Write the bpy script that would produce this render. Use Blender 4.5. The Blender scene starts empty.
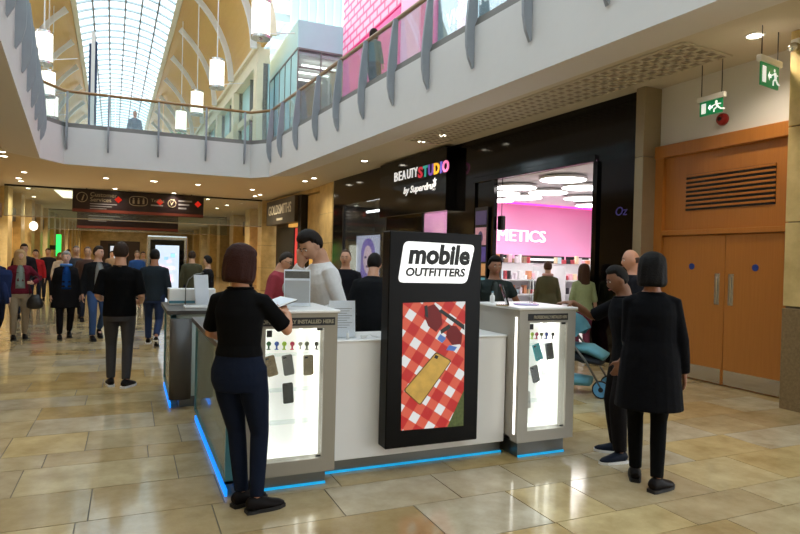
import bpy, bmesh, math, random
from mathutils import Vector, Matrix, noise
random.seed(7)
S = bpy.context.scene
COL = S.collection
PI = math.pi
# ------------------------------------------------------------------ camera
FPX, HC = 605.0, 1.6
def _rot():
    Y = Vector(((130-400)/FPX, (267-254)/FPX, 1)).normalized()
    u = Vector((0.0245, 1.0, 0.0)); u.z = -(u.x*Y.x+u.y*Y.y)/Y.z
    U = u.normalized(); X = U.cross(Y)
    if X.x < 0: X = -X
    return Matrix((X, Y, U))
RW = _rot()
cam = bpy.data.objects.new('camera', bpy.data.cameras.new('camera')); COL.objects.link(cam)
cam.data.sensor_width = 36; cam.data.lens = FPX/800*36; cam.data.clip_end = 300
_m = Matrix((RW.col[0], RW.col[1], -RW.col[2])).transposed()
cam.matrix_world = Matrix.Translation((0, 0, HC)) @ _m.to_4x4()
S.camera = cam
# ------------------------------------------------------------------ world, exposure
S.view_settings.view_transform = 'Standard'; S.view_settings.look = 'None'
S.view_settings.gamma = 1; S.view_settings.use_curve_mapping = False
S.view_settings.exposure = 0.45
SKY_STRENGTH = 3.0
w = bpy.data.worlds.new('overcast_sky'); S.world = w; w.use_nodes = True
w.node_tree.nodes['Background'].inputs[0].default_value = (0.90, 0.95, 1.0, 1)
w.node_tree.nodes['Background'].inputs[1].default_value = SKY_STRENGTH
DOWNLIGHT_W = 46.0
# ------------------------------------------------------------------ pixel helpers (direction from a pixel, distance from the plane it touches)
def ray(px, py): return RW @ Vector(((px-400)/FPX, (267-py)/FPX, 1.0))
def atZ(px, py, z=0.0): d = ray(px, py); return Vector((0, 0, HC)) + d*((z-HC)/d.z)
def atX(px, py, x): d = ray(px, py); return Vector((0, 0, HC)) + d*(x/d.x)
def atY(px, py, y): d = ray(px, py); return Vector((0, 0, HC)) + d*(y/d.y)
def proj(p):
    c = RW.transposed() @ (Vector(p)-Vector((0, 0, HC))); return 400+FPX*c.x/c.z, 267-FPX*c.y/c.z, c.z
def V(*a): return Vector(a)
# ------------------------------------------------------------------ materials
MAT = {}
def M(name, col, rough=.5, metal=0., var=.08, scale=6., bump=0., bscale=40., emit=0., spec=.5, ecol=None, coat=0.):
    m = bpy.data.materials.new(name); m.use_nodes = True; nt = m.node_tree; N = nt.nodes; L = nt.links
    b = N['Principled BSDF']; b.inputs['Roughness'].default_value = rough; b.inputs['Metallic'].default_value = metal
    b.inputs['Specular IOR Level'].default_value = spec; b.inputs['Coat Weight'].default_value = coat
    tc = N.new('ShaderNodeTexCoord'); nz = N.new('ShaderNodeTexNoise'); nz.inputs['Scale'].default_value = scale; nz.inputs['Detail'].default_value = 4
    L.new(tc.outputs['Object'], nz.inputs['Vector'])
    mx = N.new('ShaderNodeMix'); mx.data_type = 'RGBA'
    mx.inputs['A'].default_value = (*[max(0, c*(1-var)) for c in col], 1); mx.inputs['B'].default_value = (*[min(1, c*(1+var)) for c in col], 1)
    L.new(nz.outputs['Fac'], mx.inputs['Factor']); L.new(mx.outputs['Result'], b.inputs['Base Color'])
    if bump:
        n2 = N.new('ShaderNodeTexNoise'); n2.inputs['Scale'].default_value = bscale; n2.inputs['Detail'].default_value = 3
        L.new(tc.outputs['Object'], n2.inputs['Vector'])
        bp = N.new('ShaderNodeBump'); bp.inputs['Strength'].default_value = bump; bp.inputs['Distance'].default_value = .02
        L.new(n2.outputs['Fac'], bp.inputs['Height']); L.new(bp.outputs['Normal'], b.inputs['Normal'])
    if emit:
        if ecol is None: L.new(mx.outputs['Result'], b.inputs['Emission Color'])
        else: b.inputs['Emission Color'].default_value = (*ecol, 1)
        b.inputs['Emission Strength'].default_value = emit
    MAT[name] = m
    return m
def srgb(r, g, b): return tuple(((c/255)/12.92 if c/255 <= .04045 else ((c/255+.055)/1.055)**2.4) for c in (r, g, b))
def MS(name, r, g, b, **k): return M(name, srgb(r, g, b), **k)
def glass(name, col, alpha, rough=.02, gl=.5):
    # thin pane: mostly straight through, tinted, with a mirror share that grows at grazing angles
    m = bpy.data.materials.new(name); m.use_nodes = True; nt = m.node_tree; N = nt.nodes; L = nt.links
    N.remove(N['Principled BSDF']); out = N['Material Output']
    tr = N.new('ShaderNodeBsdfTransparent'); tr.inputs[0].default_value = (*[c for c in col], 1)
    g = N.new('ShaderNodeBsdfGlossy'); g.inputs['Roughness'].default_value = rough; g.inputs[0].default_value = (.9, .95, 1, 1)
    d = N.new('ShaderNodeBsdfDiffuse')
    nz = N.new('ShaderNodeTexNoise'); nz.inputs['Scale'].default_value = 2; cr = N.new('ShaderNodeMix'); cr.data_type = 'RGBA'
    cr.inputs['A'].default_value = (*[c*.9 for c in col], 1); cr.inputs['B'].default_value = (*col, 1)
    L.new(nz.outputs['Fac'], cr.inputs['Factor']); L.new(cr.outputs['Result'], d.inputs[0])
    m1 = N.new('ShaderNodeMixShader'); m1.inputs[0].default_value = alpha; L.new(tr.outputs[0], m1.inputs[1]); L.new(d.outputs[0], m1.inputs[2])
    fr = N.new('ShaderNodeFresnel'); fr.inputs[0].default_value = 1.45
    mm = N.new('ShaderNodeMath'); mm.operation = 'MULTIPLY'; mm.inputs[1].default_value = gl; L.new(fr.outputs[0], mm.inputs[0])
    m2 = N.new('ShaderNodeMixShader'); L.new(mm.outputs[0], m2.inputs[0]); L.new(m1.outputs[0], m2.inputs[1]); L.new(g.outputs[0], m2.inputs[2])
    L.new(m2.outputs[0], out.inputs[0]); MAT[name] = m
    return m
def stone(name, cols, rough, scale=3., bump=.0, per_piece=True):
    m = bpy.data.materials.new(name); m.use_nodes = True; nt = m.node_tree; N = nt.nodes; L = nt.links
    b = N['Principled BSDF']; b.inputs['Roughness'].default_value = rough
    tc = N.new('ShaderNodeTexCoord'); gi = N.new('ShaderNodeNewGeometry'); oi = N.new('ShaderNodeObjectInfo')
    ad = N.new('ShaderNodeMath'); ad.operation = 'ADD'; L.new(gi.outputs['Random Per Island'], ad.inputs[0]); L.new(oi.outputs['Random'], ad.inputs[1])
    fr = N.new('ShaderNodeMath'); fr.operation = 'FRACT'; L.new(ad.outputs[0], fr.inputs[0])
    cr = N.new('ShaderNodeValToRGB'); e = cr.color_ramp.elements
    while len(e) < len(cols): e.new(.5)
    for i, c in enumerate(cols): e[i].position = i/(len(cols)-1); e[i].color = (*srgb(*c), 1)
    L.new(fr.outputs[0], cr.inputs[0])
    nz = N.new('ShaderNodeTexNoise'); nz.inputs['Scale'].default_value = scale; nz.inputs['Detail'].default_value = 6; nz.inputs['Roughness'].default_value = .65
    L.new(gi.outputs['Position'], nz.inputs['Vector'])
    r2 = N.new('ShaderNodeValToRGB'); r2.color_ramp.elements[0].position = .32; r2.color_ramp.elements[1].position = .68
    r2.color_ramp.elements[0].color = (.70, .64, .54, 1); r2.color_ramp.elements[1].color = (1.12, 1.1, 1.08, 1)
    L.new(nz.outputs['Fac'], r2.inputs[0])
    mx = N.new('ShaderNodeMix'); mx.data_type = 'RGBA'; mx.blend_type = 'MULTIPLY'; mx.inputs['Factor'].default_value = 1
    L.new(cr.outputs[0], mx.inputs['A']); L.new(r2.outputs[0], mx.inputs['B']); L.new(mx.outputs['Result'], b.inputs['Base Color'])
    if bump:
        bp = N.new('ShaderNodeBump'); bp.inputs['Strength'].default_value = bump; bp.inputs['Distance'].default_value = .01
        L.new(nz.outputs['Fac'], bp.inputs['Height']); L.new(bp.outputs['Normal'], b.inputs['Normal'])
    MAT[name] = m
    return m
def wood(name, a, b_, rough=.4, axis='Z'):
    m = bpy.data.materials.new(name); m.use_nodes = True; nt = m.node_tree; N = nt.nodes; L = nt.links
    b = N['Principled BSDF']; b.inputs['Roughness'].default_value = rough
    tc = N.new('ShaderNodeTexCoord'); mp = N.new('ShaderNodeMapping'); mp.inputs['Scale'].default_value = (30, 30, 1.2) if axis == 'Z' else (30, 1.2, 30)
    L.new(tc.outputs['Object'], mp.inputs[0]); nz = N.new('ShaderNodeTexNoise'); nz.inputs['Scale'].default_value = 1.5; nz.inputs['Detail'].default_value = 5
    L.new(mp.outputs[0], nz.inputs['Vector']); mx = N.new('ShaderNodeMix'); mx.data_type = 'RGBA'
    mx.inputs['A'].default_value = (*srgb(*a), 1); mx.inputs['B'].default_value = (*srgb(*b_), 1)
    L.new(nz.outputs['Fac'], mx.inputs['Factor']); L.new(mx.outputs['Result'], b.inputs['Base Color']); MAT[name] = m
    return m
# ------------------------------------------------------------------ mesh helpers
def box(bm, x0, x1, y0, y1, z0, z1):
    v = [bm.verts.new((x, y, z)) for z in (z0, z1) for y in (y0, y1) for x in (x0, x1)]
    for f in ((0, 2, 3, 1), (4, 5, 7, 6), (0, 1, 5, 4), (2, 6, 7, 3), (0, 4, 6, 2), (1, 3, 7, 5)): bm.faces.new([v[i] for i in f])
    return v
def bbox(x0, x1, y0, y1, z0, z1, bev=0., seg=1):
    bm = bmesh.new(); box(bm, x0, x1, y0, y1, z0, z1)
    if bev: bmesh.ops.bevel(bm, geom=bm.edges[:], offset=bev, segments=seg, affect='EDGES', profile=.5)
    return bm
def prism(bm, poly, z0, z1):
    a = [bm.verts.new((x, y, z0)) for x, y in poly]; b = [bm.verts.new((x, y, z1)) for x, y in poly]; n = len(poly)
    bm.faces.new(a[::-1]); bm.faces.new(b)
    for i in range(n): bm.faces.new((a[i], a[(i+1) % n], b[(i+1) % n], b[i]))
def cyl(bm, a, b, r, n=12, r2=None):
    tube(bm, [Vector(a), Vector(b)], [r, r if r2 is None else r2], n)
def tube(bm, pts, rad, n=10, side=None, cap=True):
    pts = [Vector(p) for p in pts]; rings = []; prev = None
    for i, p in enumerate(pts):
        t = (pts[min(i+1, len(pts)-1)]-pts[max(i-1, 0)])
        if t.length < 1e-9: t = Vector((0, 0, 1))
        t.normalize()
        if prev is None:
            s = Vector(side) if side is not None else (Vector((1, 0, 0)) if abs(t.x) < .8 else Vector((0, 1, 0)))
        else: s = prev
        s = (s - t*s.dot(t)).normalized(); prev = s; u = t.cross(s)
        r = rad[i]; rx, ry = (r, r) if not isinstance(r, (tuple, list)) else r
        rings.append([bm.verts.new(p+s*(rx*math.cos(2*PI*k/n))+u*(ry*math.sin(2*PI*k/n))) for k in range(n)])
    for a, b in zip(rings, rings[1:]):
        for k in range(n): bm.faces.new((a[k], a[(k+1) % n], b[(k+1) % n], b[k]))
    if cap: bm.faces.new(rings[0][::-1]); bm.faces.new(rings[-1])
    return rings
def lathe(bm, prof, n=16, c=(0, 0, 0)):
    rings = [[bm.verts.new((c[0]+r*math.cos(2*PI*k/n), c[1]+r*math.sin(2*PI*k/n), c[2]+z)) for k in range(n)] for r, z in prof]
    for a, b in zip(rings, rings[1:]):
        for k in range(n): bm.faces.new((a[k], a[(k+1) % n], b[(k+1) % n], b[k]))
    bm.faces.new(rings[0][::-1]); bm.faces.new(rings[-1])
def ell(bm, c, r, n=14, m=10, rot=None):
    vs = []; c = Vector(c)
    for j in range(1, m):
        th = PI*j/m; row = []
        for k in range(n):
            p = Vector((r[0]*math.sin(th)*math.cos(2*PI*k/n), r[1]*math.sin(th)*math.sin(2*PI*k/n), r[2]*math.cos(th)))
            row.append(bm.verts.new(c+(rot @ p if rot else p)))
        vs.append(row)
    tp = Vector((0, 0, r[2])); t = bm.verts.new(c+(rot @ tp if rot else tp)); b = bm.verts.new(c-(rot @ tp if rot else tp))
    for k in range(n):
        bm.faces.new((t, vs[0][k], vs[0][(k+1) % n])); bm.faces.new((b, vs[-1][(k+1) % n], vs[-1][k]))
    for a, d in zip(vs, vs[1:]):
        for k in range(n): bm.faces.new((a[k], d[k], d[(k+1) % n], a[(k+1) % n]))
def fin(bm, name, smooth=False):
    bmesh.ops.recalc_face_normals(bm, faces=bm.faces[:])
    me = bpy.data.meshes.new(name); bm.to_mesh(me); bm.free()
    if smooth:
        for p in me.polygons: p.use_smooth = True
    return me
def ob(name, geo, mat, parent=None, loc=None, rz=None, smooth=False, rot=None):
    me = fin(geo, name, smooth) if isinstance(geo, bmesh.types.BMesh) else geo
    o = bpy.data.objects.new(name, me); COL.objects.link(o)
    if mat is not None:
        m = MAT[mat] if isinstance(mat, str) else mat
        if not me.materials: me.materials.append(m)
        elif me.materials[0] != m: o.material_slots[0].link = 'OBJECT'; o.material_slots[0].material = m
    if parent: o.parent = parent
    if loc is not None: o.location = loc
    if rz is not None: o.rotation_euler = (0, 0, rz)
    if rot is not None: o.rotation_euler = rot
    return o
def tag(o, label=None, cat=None, group=None, kind=None):
    if label: o['label'] = label
    if cat: o['category'] = cat
    if group: o['group'] = group
    if kind: o['kind'] = kind
    return o
def thing(name, label, cat, loc=(0, 0, 0), rz=0, group=None):
    o = bpy.data.objects.new(name, None); COL.objects.link(o); o.empty_display_size = .1
    o.location = loc; o.rotation_euler = (0, 0, rz); tag(o, label, cat, group)
    return o
def struct(name, geo, mat, parent=None, label=None, smooth=False):
    o = ob(name, geo, mat, parent, smooth=smooth)
    if parent is None: o['kind'] = 'structure'; o['label'] = label or name.replace('_', ' '); o['category'] = name.split('_')[0]
    return o
def dup(root, loc=None, rz=None, label=None, group=None):
    r = root.copy(); COL.objects.link(r)
    if loc is not None: r.location = loc
    if rz is not None: r.rotation_euler = (0, 0, rz)
    if label: r['label'] = label
    if group: r['group'] = group
    for ch in list(root.children):
        c = ch.copy(); COL.objects.link(c); c.parent = r
        for g in list(ch.children):
            d = g.copy(); COL.objects.link(d); d.parent = c
    return r
def text(name, s, size, mat, parent, loc, rot, ext=.004, shear=0., bold=0., align='LEFT', sx=1.):
    cu = bpy.data.curves.new(name, 'FONT'); cu.body = s; cu.size = size; cu.extrude = ext; cu.shear = shear; cu.offset = bold; cu.align_x = align
    cu.resolution_u = 3
    t = bpy.data.objects.new(name, cu); TMP.collection.objects.link(t)
    dg = tmp_dg()
    me = bpy.data.meshes.new_from_object(t.evaluated_get(dg)); bpy.data.objects.remove(t); bpy.data.curves.remove(cu)
    me.materials.clear()
    o = ob(name, me, mat, parent, loc=loc, rot=rot); o.scale = (sx, 1, 1)
    return o
TMP = bpy.data.scenes.new('tmp_build')
def tmp_dg():
    vl = TMP.view_layers[0]; vl.update(); return vl.depsgraph
def evalmesh(me, mods):
    t = bpy.data.objects.new('t', me); TMP.collection.objects.link(t)
    for typ, kw in mods:
        m = t.modifiers.new(typ, typ)
        for k, v in kw.items(): setattr(m, k, v)
    dg = tmp_dg()
    r = bpy.data.meshes.new_from_object(t.evaluated_get(dg)); bpy.data.objects.remove(t); bpy.data.meshes.remove(me)
    return r
# wall-facing rotations for text: text lies in XY facing +Z
ROT_FACE_MINUS_Y = (PI/2, 0, 0)          # read from -Y side
ROT_FACE_MINUS_X = (PI/2, 0, -PI/2)      # read from -X side
# ------------------------------------------------------------------ palette
stone('limestone_tile', [(164, 140, 96), (192, 178, 146), (202, 182, 136), (180, 152, 98), (192, 182, 160), (180, 156, 108)], .11, 2.6)
MS('grout', 105, 96, 80, rough=.8)
MS('plaster_white', 216, 214, 212, rough=.7, var=.02)
MS('ceiling_paint', 205, 196, 178, rough=.8, var=.02)
MS('grille_dark', 150, 140, 122, rough=.8)
stone('cream_stone', [(214, 190, 132), (222, 200, 144), (208, 184, 126)], .35, 1.6)
stone('rough_granite', [(128, 106, 72), (134, 112, 78)], .5, 30., .3)
wood('beech', (160, 98, 38), (180, 116, 50), .35)
wood('vault_wood', (212, 164, 82), (226, 182, 104), .5, 'Y')
MS('steel', 205, 203, 198, rough=.2, metal=.9)
MS('steel_dark', 120, 120, 118, rough=.35, metal=.8)
MS('column_metal', 158, 146, 122, rough=.38, metal=.5)
MS('black_gloss', 9, 8, 8, rough=.1, var=.2, spec=.3)
MS('sign_black', 8, 7, 7, rough=.3, var=.2, spec=.12)
MS('black_matte', 16, 15, 15, rough=.45)
MS('fin_grey', 150, 155, 162, rough=.45)
MS('strip_grey', 126, 124, 120, rough=.5)
MS('rail_wood', 150, 114, 66, rough=.4)
MS('white_paint', 232, 232, 230, rough=.5, var=.02)
MS('lamp_glow', 255, 246, 228, emit=1.5, var=.02)
MS('downlight_glow', 255, 246, 225, emit=9, var=.02)
MS('disc_glow', 255, 250, 246, emit=8.0, var=.02)
MS('cabinet_glow', 255, 253, 248, emit=.26, var=.01)
MS('led_white', 255, 252, 244, emit=2.4, var=.01)
MS('led_teal', 20, 170, 235, emit=.55, var=.05, ecol=srgb(20, 150, 200))
MS('kiosk_white', 236, 233, 230, rough=.32, var=.02)
MS('kiosk_grey', 150, 142, 128, rough=.45, var=.03)
MS('kiosk_silver', 176, 170, 160, rough=.4, var=.03)
MS('plinth_steel', 120, 122, 120, rough=.3, metal=.7)
MS('counter_dark', 70, 66, 64, rough=.3)
MS('teal_frame', 74, 130, 146, rough=.3)
glass('clear_glass', (.95, .97, .97), .02, gl=.22)
glass('side_glass', (.66, .76, .74), .4, gl=.7)
glass('acrylic', (.985, .99, .99), .0, gl=.1)
glass('store_glass', (.75, .78, .80), .03, gl=.35)
glass('rail_glass', (.86, .92, .92), .08, gl=.4)
glass('roof_glass', (.72, .76, .77), .05, gl=.2)
glass('vault_glass', (.80, .86, .88), .0, gl=.15)
glass('blue_glass', (.62, .92, .95), .85, gl=.5)
MS('sign_green', 12, 120, 70, emit=.35, rough=.4)
MS('sign_white', 235, 240, 236, emit=.5)
MS('alarm_red', 140, 24, 24, rough=.35)
MS('blue_sign', 30, 60, 140, rough=.4)
MS('paper', 226, 230, 238, rough=.6, var=.02)
MS('print_grey', 140, 140, 146, rough=.7)
MS('logo_white', 250, 250, 250, emit=.5, var=.01)
MS('logo_black', 10, 10, 10, rough=.5)
MS('letter_white', 245, 245, 245, emit=.5, var=.01)
MS('letter_cream', 150, 140, 118, emit=.03)
MS('gold_letter', 206, 196, 170, emit=.12)
MS('pink_wall', 230, 156, 196, rough=.6, var=.05, scale=.6)
MS('magenta_led', 255, 60, 170, emit=1.6, ecol=srgb(255, 60, 170))
MS('store_ceiling', 226, 222, 224, rough=.8, var=.02)
MS('shelf_white', 226, 226, 230, rough=.4)
MS('sign_dark', 34, 22, 26, rough=.3, var=.2, scale=2)
MS('brown_shop', 74, 50, 34, rough=.4)
MS('goldsmith_fascia', 76, 68, 58, rough=.4)
MS('gold_glow', 235, 180, 90, emit=.45)
MS('red_glow', 200, 60, 60, emit=.5)
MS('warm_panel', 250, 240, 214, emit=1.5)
MS('screen_map', 206, 220, 238, emit=.6, var=.06, scale=6)
# ================================================================== STRUCTURE
CEIL = 4.35
rad = math.radians
# ---- floor: slab plus stone tiles with recessed joints
flo = struct('floor', bbox(-9, 16, -22, 76, -.12, -.006), 'grout', label='polished beige limestone floor of the shopping mall')
rows = [1.15, 1.7, 2.1, 2.65, 3.0, 3.55, 4.03, 4.58, 5.14, 5.48, 6.06, 6.62, 7.13]
joint_px = {3: [(683, 500)], 4: [(560, 525), (640, 497)], 5: [(431, 521), (522, 502), (600, 502), (690, 480)], 6: [(454, 492), (523, 479)],
            7: [(89.5, 508)], 8: [(16, 486), (111, 476), (177, 470)], 9: [(44, 462), (148, 453)],
            10: [(6, 449), (86.5, 443), (180, 435)], 11: [(30, 430), (102.5, 424), (154, 421)]}
while rows[-1] < 27: rows.append(rows[-1]+random.choice((.55, .36, .5, .58)))
tiles = []
for i in range(len(rows)-1):
    y0, y1 = rows[i], rows[i+1]; xs = []
    fixed = sorted(atZ(px, py).x for px, py in joint_px.get(i+1, joint_px.get(i, [])) ) if i < 12 else []
    x = -9+random.random()
    lim = 16 if y0 > 6.5 else 9.5
    cur = x; xs.append(cur)
    for fx in fixed+[lim]:
        while fx-cur > 1.55: cur += random.uniform(.75, 1.25); xs.append(cur)
        if fx-xs[-1] < .45 and len(xs) > 1: xs[-1] = fx
        else: xs.append(fx)
        cur = xs[-1]
    for a, b in zip(xs, xs[1:]):
        c = proj(((a+b)/2, (y0+y1)/2, 0)); vis = c[2] > .8 and -90 < c[0] < 890 and c[1] < 640
        tiles.append((not vis, -((b-a)*(y1-y0))/max(c[2], .5)**2.6, a, b, y0, y1))
tiles.sort(key=lambda t: (t[0], t[1]))
G = .004
_tm = {}
def tile_mesh(wd, dp):
    k = (round(wd, 3), round(dp, 3))
    if k not in _tm:
        bm = bmesh.new(); v = box(bm, -wd/2+G, wd/2-G, -dp/2+G, dp/2-G, -.02, 0)
        _tm[k] = fin(bm, 'floor_tile'); _tm[k].materials.append(MAT['limestone_tile'])
    return _tm[k]
for t in tiles[:300]:
    _, _, a, b, y0, y1 = t
    ob('floor_tile', tile_mesh(b-a, y1-y0), None, flo, loc=((a+b)/2, (y0+y1)/2, random.uniform(-.0006, .0006)))
bm = bmesh.new()
for t in tiles[300:]:
    _, _, a, b, y0, y1 = t; box(bm, a+G, b-G, y0+G, y1-G, -.02, 0)
y = rows[-1]
while y < 74:
    x = -9+random.random()
    while x < 9: box(bm, x+G, x+1.1-G, y+G, y+.5-G, -.02, 0); x += 1.1
    y += .5
box(bm, -9, 16, -22, 1.15-G, -.02, 0)
o = ob('floor_tile_field', bm, 'limestone_tile', flo); o['kind'] = 'stuff'
# ---- atrium opening, fascia, ceilings
R0, R1, B1, B0, L1, L0 = (7.02, -22), (4.06, 19.65), (3.56, 20.27), (-1.82, 20.34), (-2.33, 19.44), (.9, -22)
O = .9
oR0, oR1, oB1, oB0, oL1, oL0 = (7.02+O, -22), (4.06+O, 19.95), (3.9, 21.17), (-2.2, 21.24), (-2.33-O, 19.8), (.9-O, -22)
def slab(name, poly, label):
    bm = bmesh.new(); prism(bm, poly, CEIL, 5.33); return struct(name, bm, 'ceiling_paint', label=label)
slab('ceiling_right', [oR0, (12, -22), (12, 21.17), oB1, oR1], 'cream ceiling slab over the shop fronts on the right')
slab('ceiling_left', [oL0, oL1, oB0, (-9, 21.24), (-9, -22)], 'cream ceiling slab over the left side of the mall')
slab('ceiling_far', [oB1, (12, 21.17), (12, 74), (-9, 74), (-9, 21.24), oB0], 'cream ceiling slab beyond the atrium opening')
def strip3(name, pts, label, parent=None):
    # fascia: vertical white face, sloped underside band, top
    bm = bmesh.new(); cols = []
    for (ix, iy), (ox, oy) in pts:
        cols.append([bm.verts.new(p) for p in ((ox, oy, CEIL-.002), (ix, iy, 4.2), (ix, iy, 5.3), (ox, oy, 5.3))])
    for a, b in zip(cols, cols[1:]):
        for k in range(4): bm.faces.new((a[k], a[(k+1) % 4], b[(k+1) % 4], b[k]))
    bm.faces.new(cols[0]); bm.faces.new(cols[-1][::-1])
    return struct(name, bm, 'plaster_white', label=label)
strip3('wall_balcony_right', [(R0, oR0), (R1, oR1)], 'long white balcony fascia above the shop fronts on the right')
strip3('wall_balcony_back', [(R1, oR1), (B1, oB1), (B0, oB0), (L1, oL1)], 'white balcony fascia crossing the mall at the back of the atrium')
strip3('wall_balcony_left', [(L1, oL1), (L0, oL0)], 'white balcony fascia along the left edge of the atrium')
# ---- balustrades
def lerp(a, b, t): return (a[0]+(b[0]-a[0])*t, a[1]+(b[1]-a[1])*t)
def fin_mesh():
    prof = [(-.04, 6.33), (.05, 6.33), (.10, 5.95), (.145, 5.5), (.165, 5.2), (.155, 4.98), (.11, 4.78), (.03, 4.63), (0.012, 4.66), (.012, 5.3), (-.04, 5.42)]
    bm = bmesh.new(); prism(bm, prof, -.025, .025)
    for v in bm.verts: v.co = (v.co.z, -v.co.x, v.co.y)       # outward = -y local, thickness = x
    return fin(bm, 'fin')
FIN = fin_mesh(); FIN.materials.append(MAT['fin_grey'])
def balustrade(poly, label, fins, seg_off=.06):
    t = thing('balustrade', label, 'balustrade')
    offs = []
    for i, p in enumerate(poly):
        a = Vector(poly[max(i-1, 0)]); b = Vector(poly[min(i+1, len(poly)-1)]); d = (b-a).normalized(); offs.append(Vector(p)+Vector((d.y, -d.x))*seg_off*SGN)
    bm = bmesh.new(); tube(bm, [(p.x, p.y, 6.36) for p in offs], [.045]*len(offs), 8, side=(0, 0, 1)); ob('handrail', bm, 'rail_wood', t, smooth=True)
    bm = bmesh.new()
    for a, b in zip(offs, offs[1:]):
        d = (b-a).normalized(); n = Vector((d.y, -d.x))*.03
        prism(bm, [tuple(a+n), tuple(b+n), tuple(b-n), tuple(a-n)], 5.3, 5.43)
    ob('base_strip', bm, 'strip_grey', t)
    L = 0; pos = []
    for a, b in zip(offs, offs[1:]): pos.append((L, L+(b-a).length, a, b)); L += (b-a).length
    for a, b in zip(offs, offs[1:]):
        n = max(1, round((b-a).length/1.4)); d = (b-a).normalized(); q = Vector((d.y, -d.x))*.006
        for k in range(n):
            p0 = a+(b-a)*(k/n)+d*.01; p1 = a+(b-a)*((k+1)/n)-d*.01
            bm = bmesh.new(); prism(bm, [tuple(p0+q), tuple(p1+q), tuple(p1-q), tuple(p0-q)], 5.43, 6.32); ob('glass_panel', bm, 'rail_glass', t)
    for (fx, fy), ang in fins: ob('fin', FIN, None, t, loc=(fx, fy, 0), rz=ang)
    return t
SGN = 1
dR = (Vector(R1)-Vector(R0)).normalized(); angR = math.atan2(dR.y, dR.x)+PI       # outward normal (towards the void) is -x side
fr = []
ys = [5.53-1.4*k for k in range(5)][::-1]+[6.9, 8.26, 9.63, 10.96, 12.35, 13.8, 15.23, 16.83, 18.32, 19.46]
for yy in ys:
    tt = (yy-R0[1])/(R1[1]-R0[1]); p = lerp(R0, R1, tt); fr.append((p, angR+PI/2-PI/2))
# local -y must point to the void (-x): rotate so that (0,-1)->(-1,~0): angle -90deg
fr = [(p, -PI/2+math.atan2(-(R1[0]-R0[0]), R1[1]-R0[1])) for p, _ in fr]
balustrade([R0, R1], 'glass balustrade with grey pointed fins along the right balcony', fr)
fb = []
for x in (3.36, 2.15, .74, -.66, -1.76): fb.append(((x, 20.27+(3.56-x)*.013), 0))
balustrade([R1, B1, B0, L1], 'glass balustrade across the back of the atrium with thin edge-on fins', fb)
fl = []
yy = 19.1
while yy > 0:
    tt = (yy-L1[1])/(L0[1]-L1[1]); fl.append((lerp(L1, L0, tt), PI/2+math.atan2(-(L1[0]-L0[0]), L1[1]-L0[1]))); yy -= 1.4
balustrade([L1, L0], 'glass balustrade with overlapping grey fins along the left balcony', fl)
# ---- ceiling grilles (perforated panels)
def grille(cx, cy, nx, ny, ax, label):
    t = thing('ceiling_grille', label, 'grille', (cx, cy, CEIL-.004), ax)
    ob('backing', bbox(-nx*.09, nx*.09, -ny*.09, ny*.09, -.004, 0), 'grille_dark', t)
    bm = bmesh.new()
    for i in range(nx+1): box(bm, -nx*.09+i*.18-.028, -nx*.09+i*.18+.028, -ny*.09, ny*.09, -.016, -.004)
    for j in range(ny+1): box(bm, -nx*.09, nx*.09, -ny*.09+j*.18-.028, -ny*.09+j*.18+.028, -.016, -.004)
    o = ob('lattice', bm, 'ceiling_paint', t); o['kind'] = 'stuff'
g0 = atZ(690, 50, CEIL)
grille(6.35, 9.0, 5, 40, .06, 'square-celled ceiling grille running above the shop fronts')
grille(-3.2, 12.0, 4, 34, .06, 'square-celled ceiling grille over the left walkway')
# ---- right wall with doors
struct('wall_right', bbox(7.45, 7.7, 4.3, 7.1, 0, CEIL), 'plaster_white', label='plain white wall above the wooden double doors')
dr = struct('door_1', bbox(7.44, 7.46, 4.5, 6.95, 0, 3.44), 'beech', label='beech wooden double doors with louvred panel above')
def dpart(n, x0, x1, y0, y1, z0, z1, m, par=dr, bev=0): return ob(n, bbox(x0, x1, y0, y1, z0, z1, bev), m, par)
dpart('door_frame', 7.36, 7.45, 6.78, 6.95, 0, 3.25, 'beech'); dpart('door_frame', 7.36, 7.45, 4.5, 4.66, 0, 3.25, 'beech')
dpart('frame_head', 7.34, 7.45, 4.5, 6.95, 3.25, 3.44, 'beech', bev=.01); dpart('transom_rail', 7.36, 7.45, 4.66, 6.78, 2.07, 2.15, 'beech', bev=.01)
lv = dpart('transom_panel', 7.42, 7.44, 4.66, 6.78, 2.15, 3.25, 'beech')
ob('louvre_opening', bbox(7.412, 7.419, 5.05, 6.40, 2.43, 2.95), 'black_matte', lv)
for k in range(8):
    z = 2.43+.52*(k+.5)/8+.012
    ob('slat', bbox(7.395, 7.418, 5.05, 6.40, z-.016, z+.014, .003), 'beech', lv)
for nm, y0, y1, hy, by in (('l', 5.725, 6.775, 5.83, 6.25), ('r', 4.665, 5.715, 5.62, 5.28)):
    lf = dpart('door_leaf', 7.40, 7.44, y0, y1, .01, 2.065, 'beech', bev=.004)
    ob('kick_plate', bbox(7.392, 7.40, y0+.02, y1-.02, .02, .22), 'steel', lf)
    ob('push_plate', bbox(7.388, 7.40, hy-.04, hy+.04, 1.10, 1.53, .004), 'steel', lf); ob('pull_handle', bbox(7.372, 7.386, hy-.012, hy+.012, 1.15, 1.48, .004), 'steel', lf)
    bm = bmesh.new(); cyl(bm, (7.392, by, 1.62), (7.40, by, 1.62), .045, 16); ob('round_notice', bm, 'blue_sign', lf)
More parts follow.
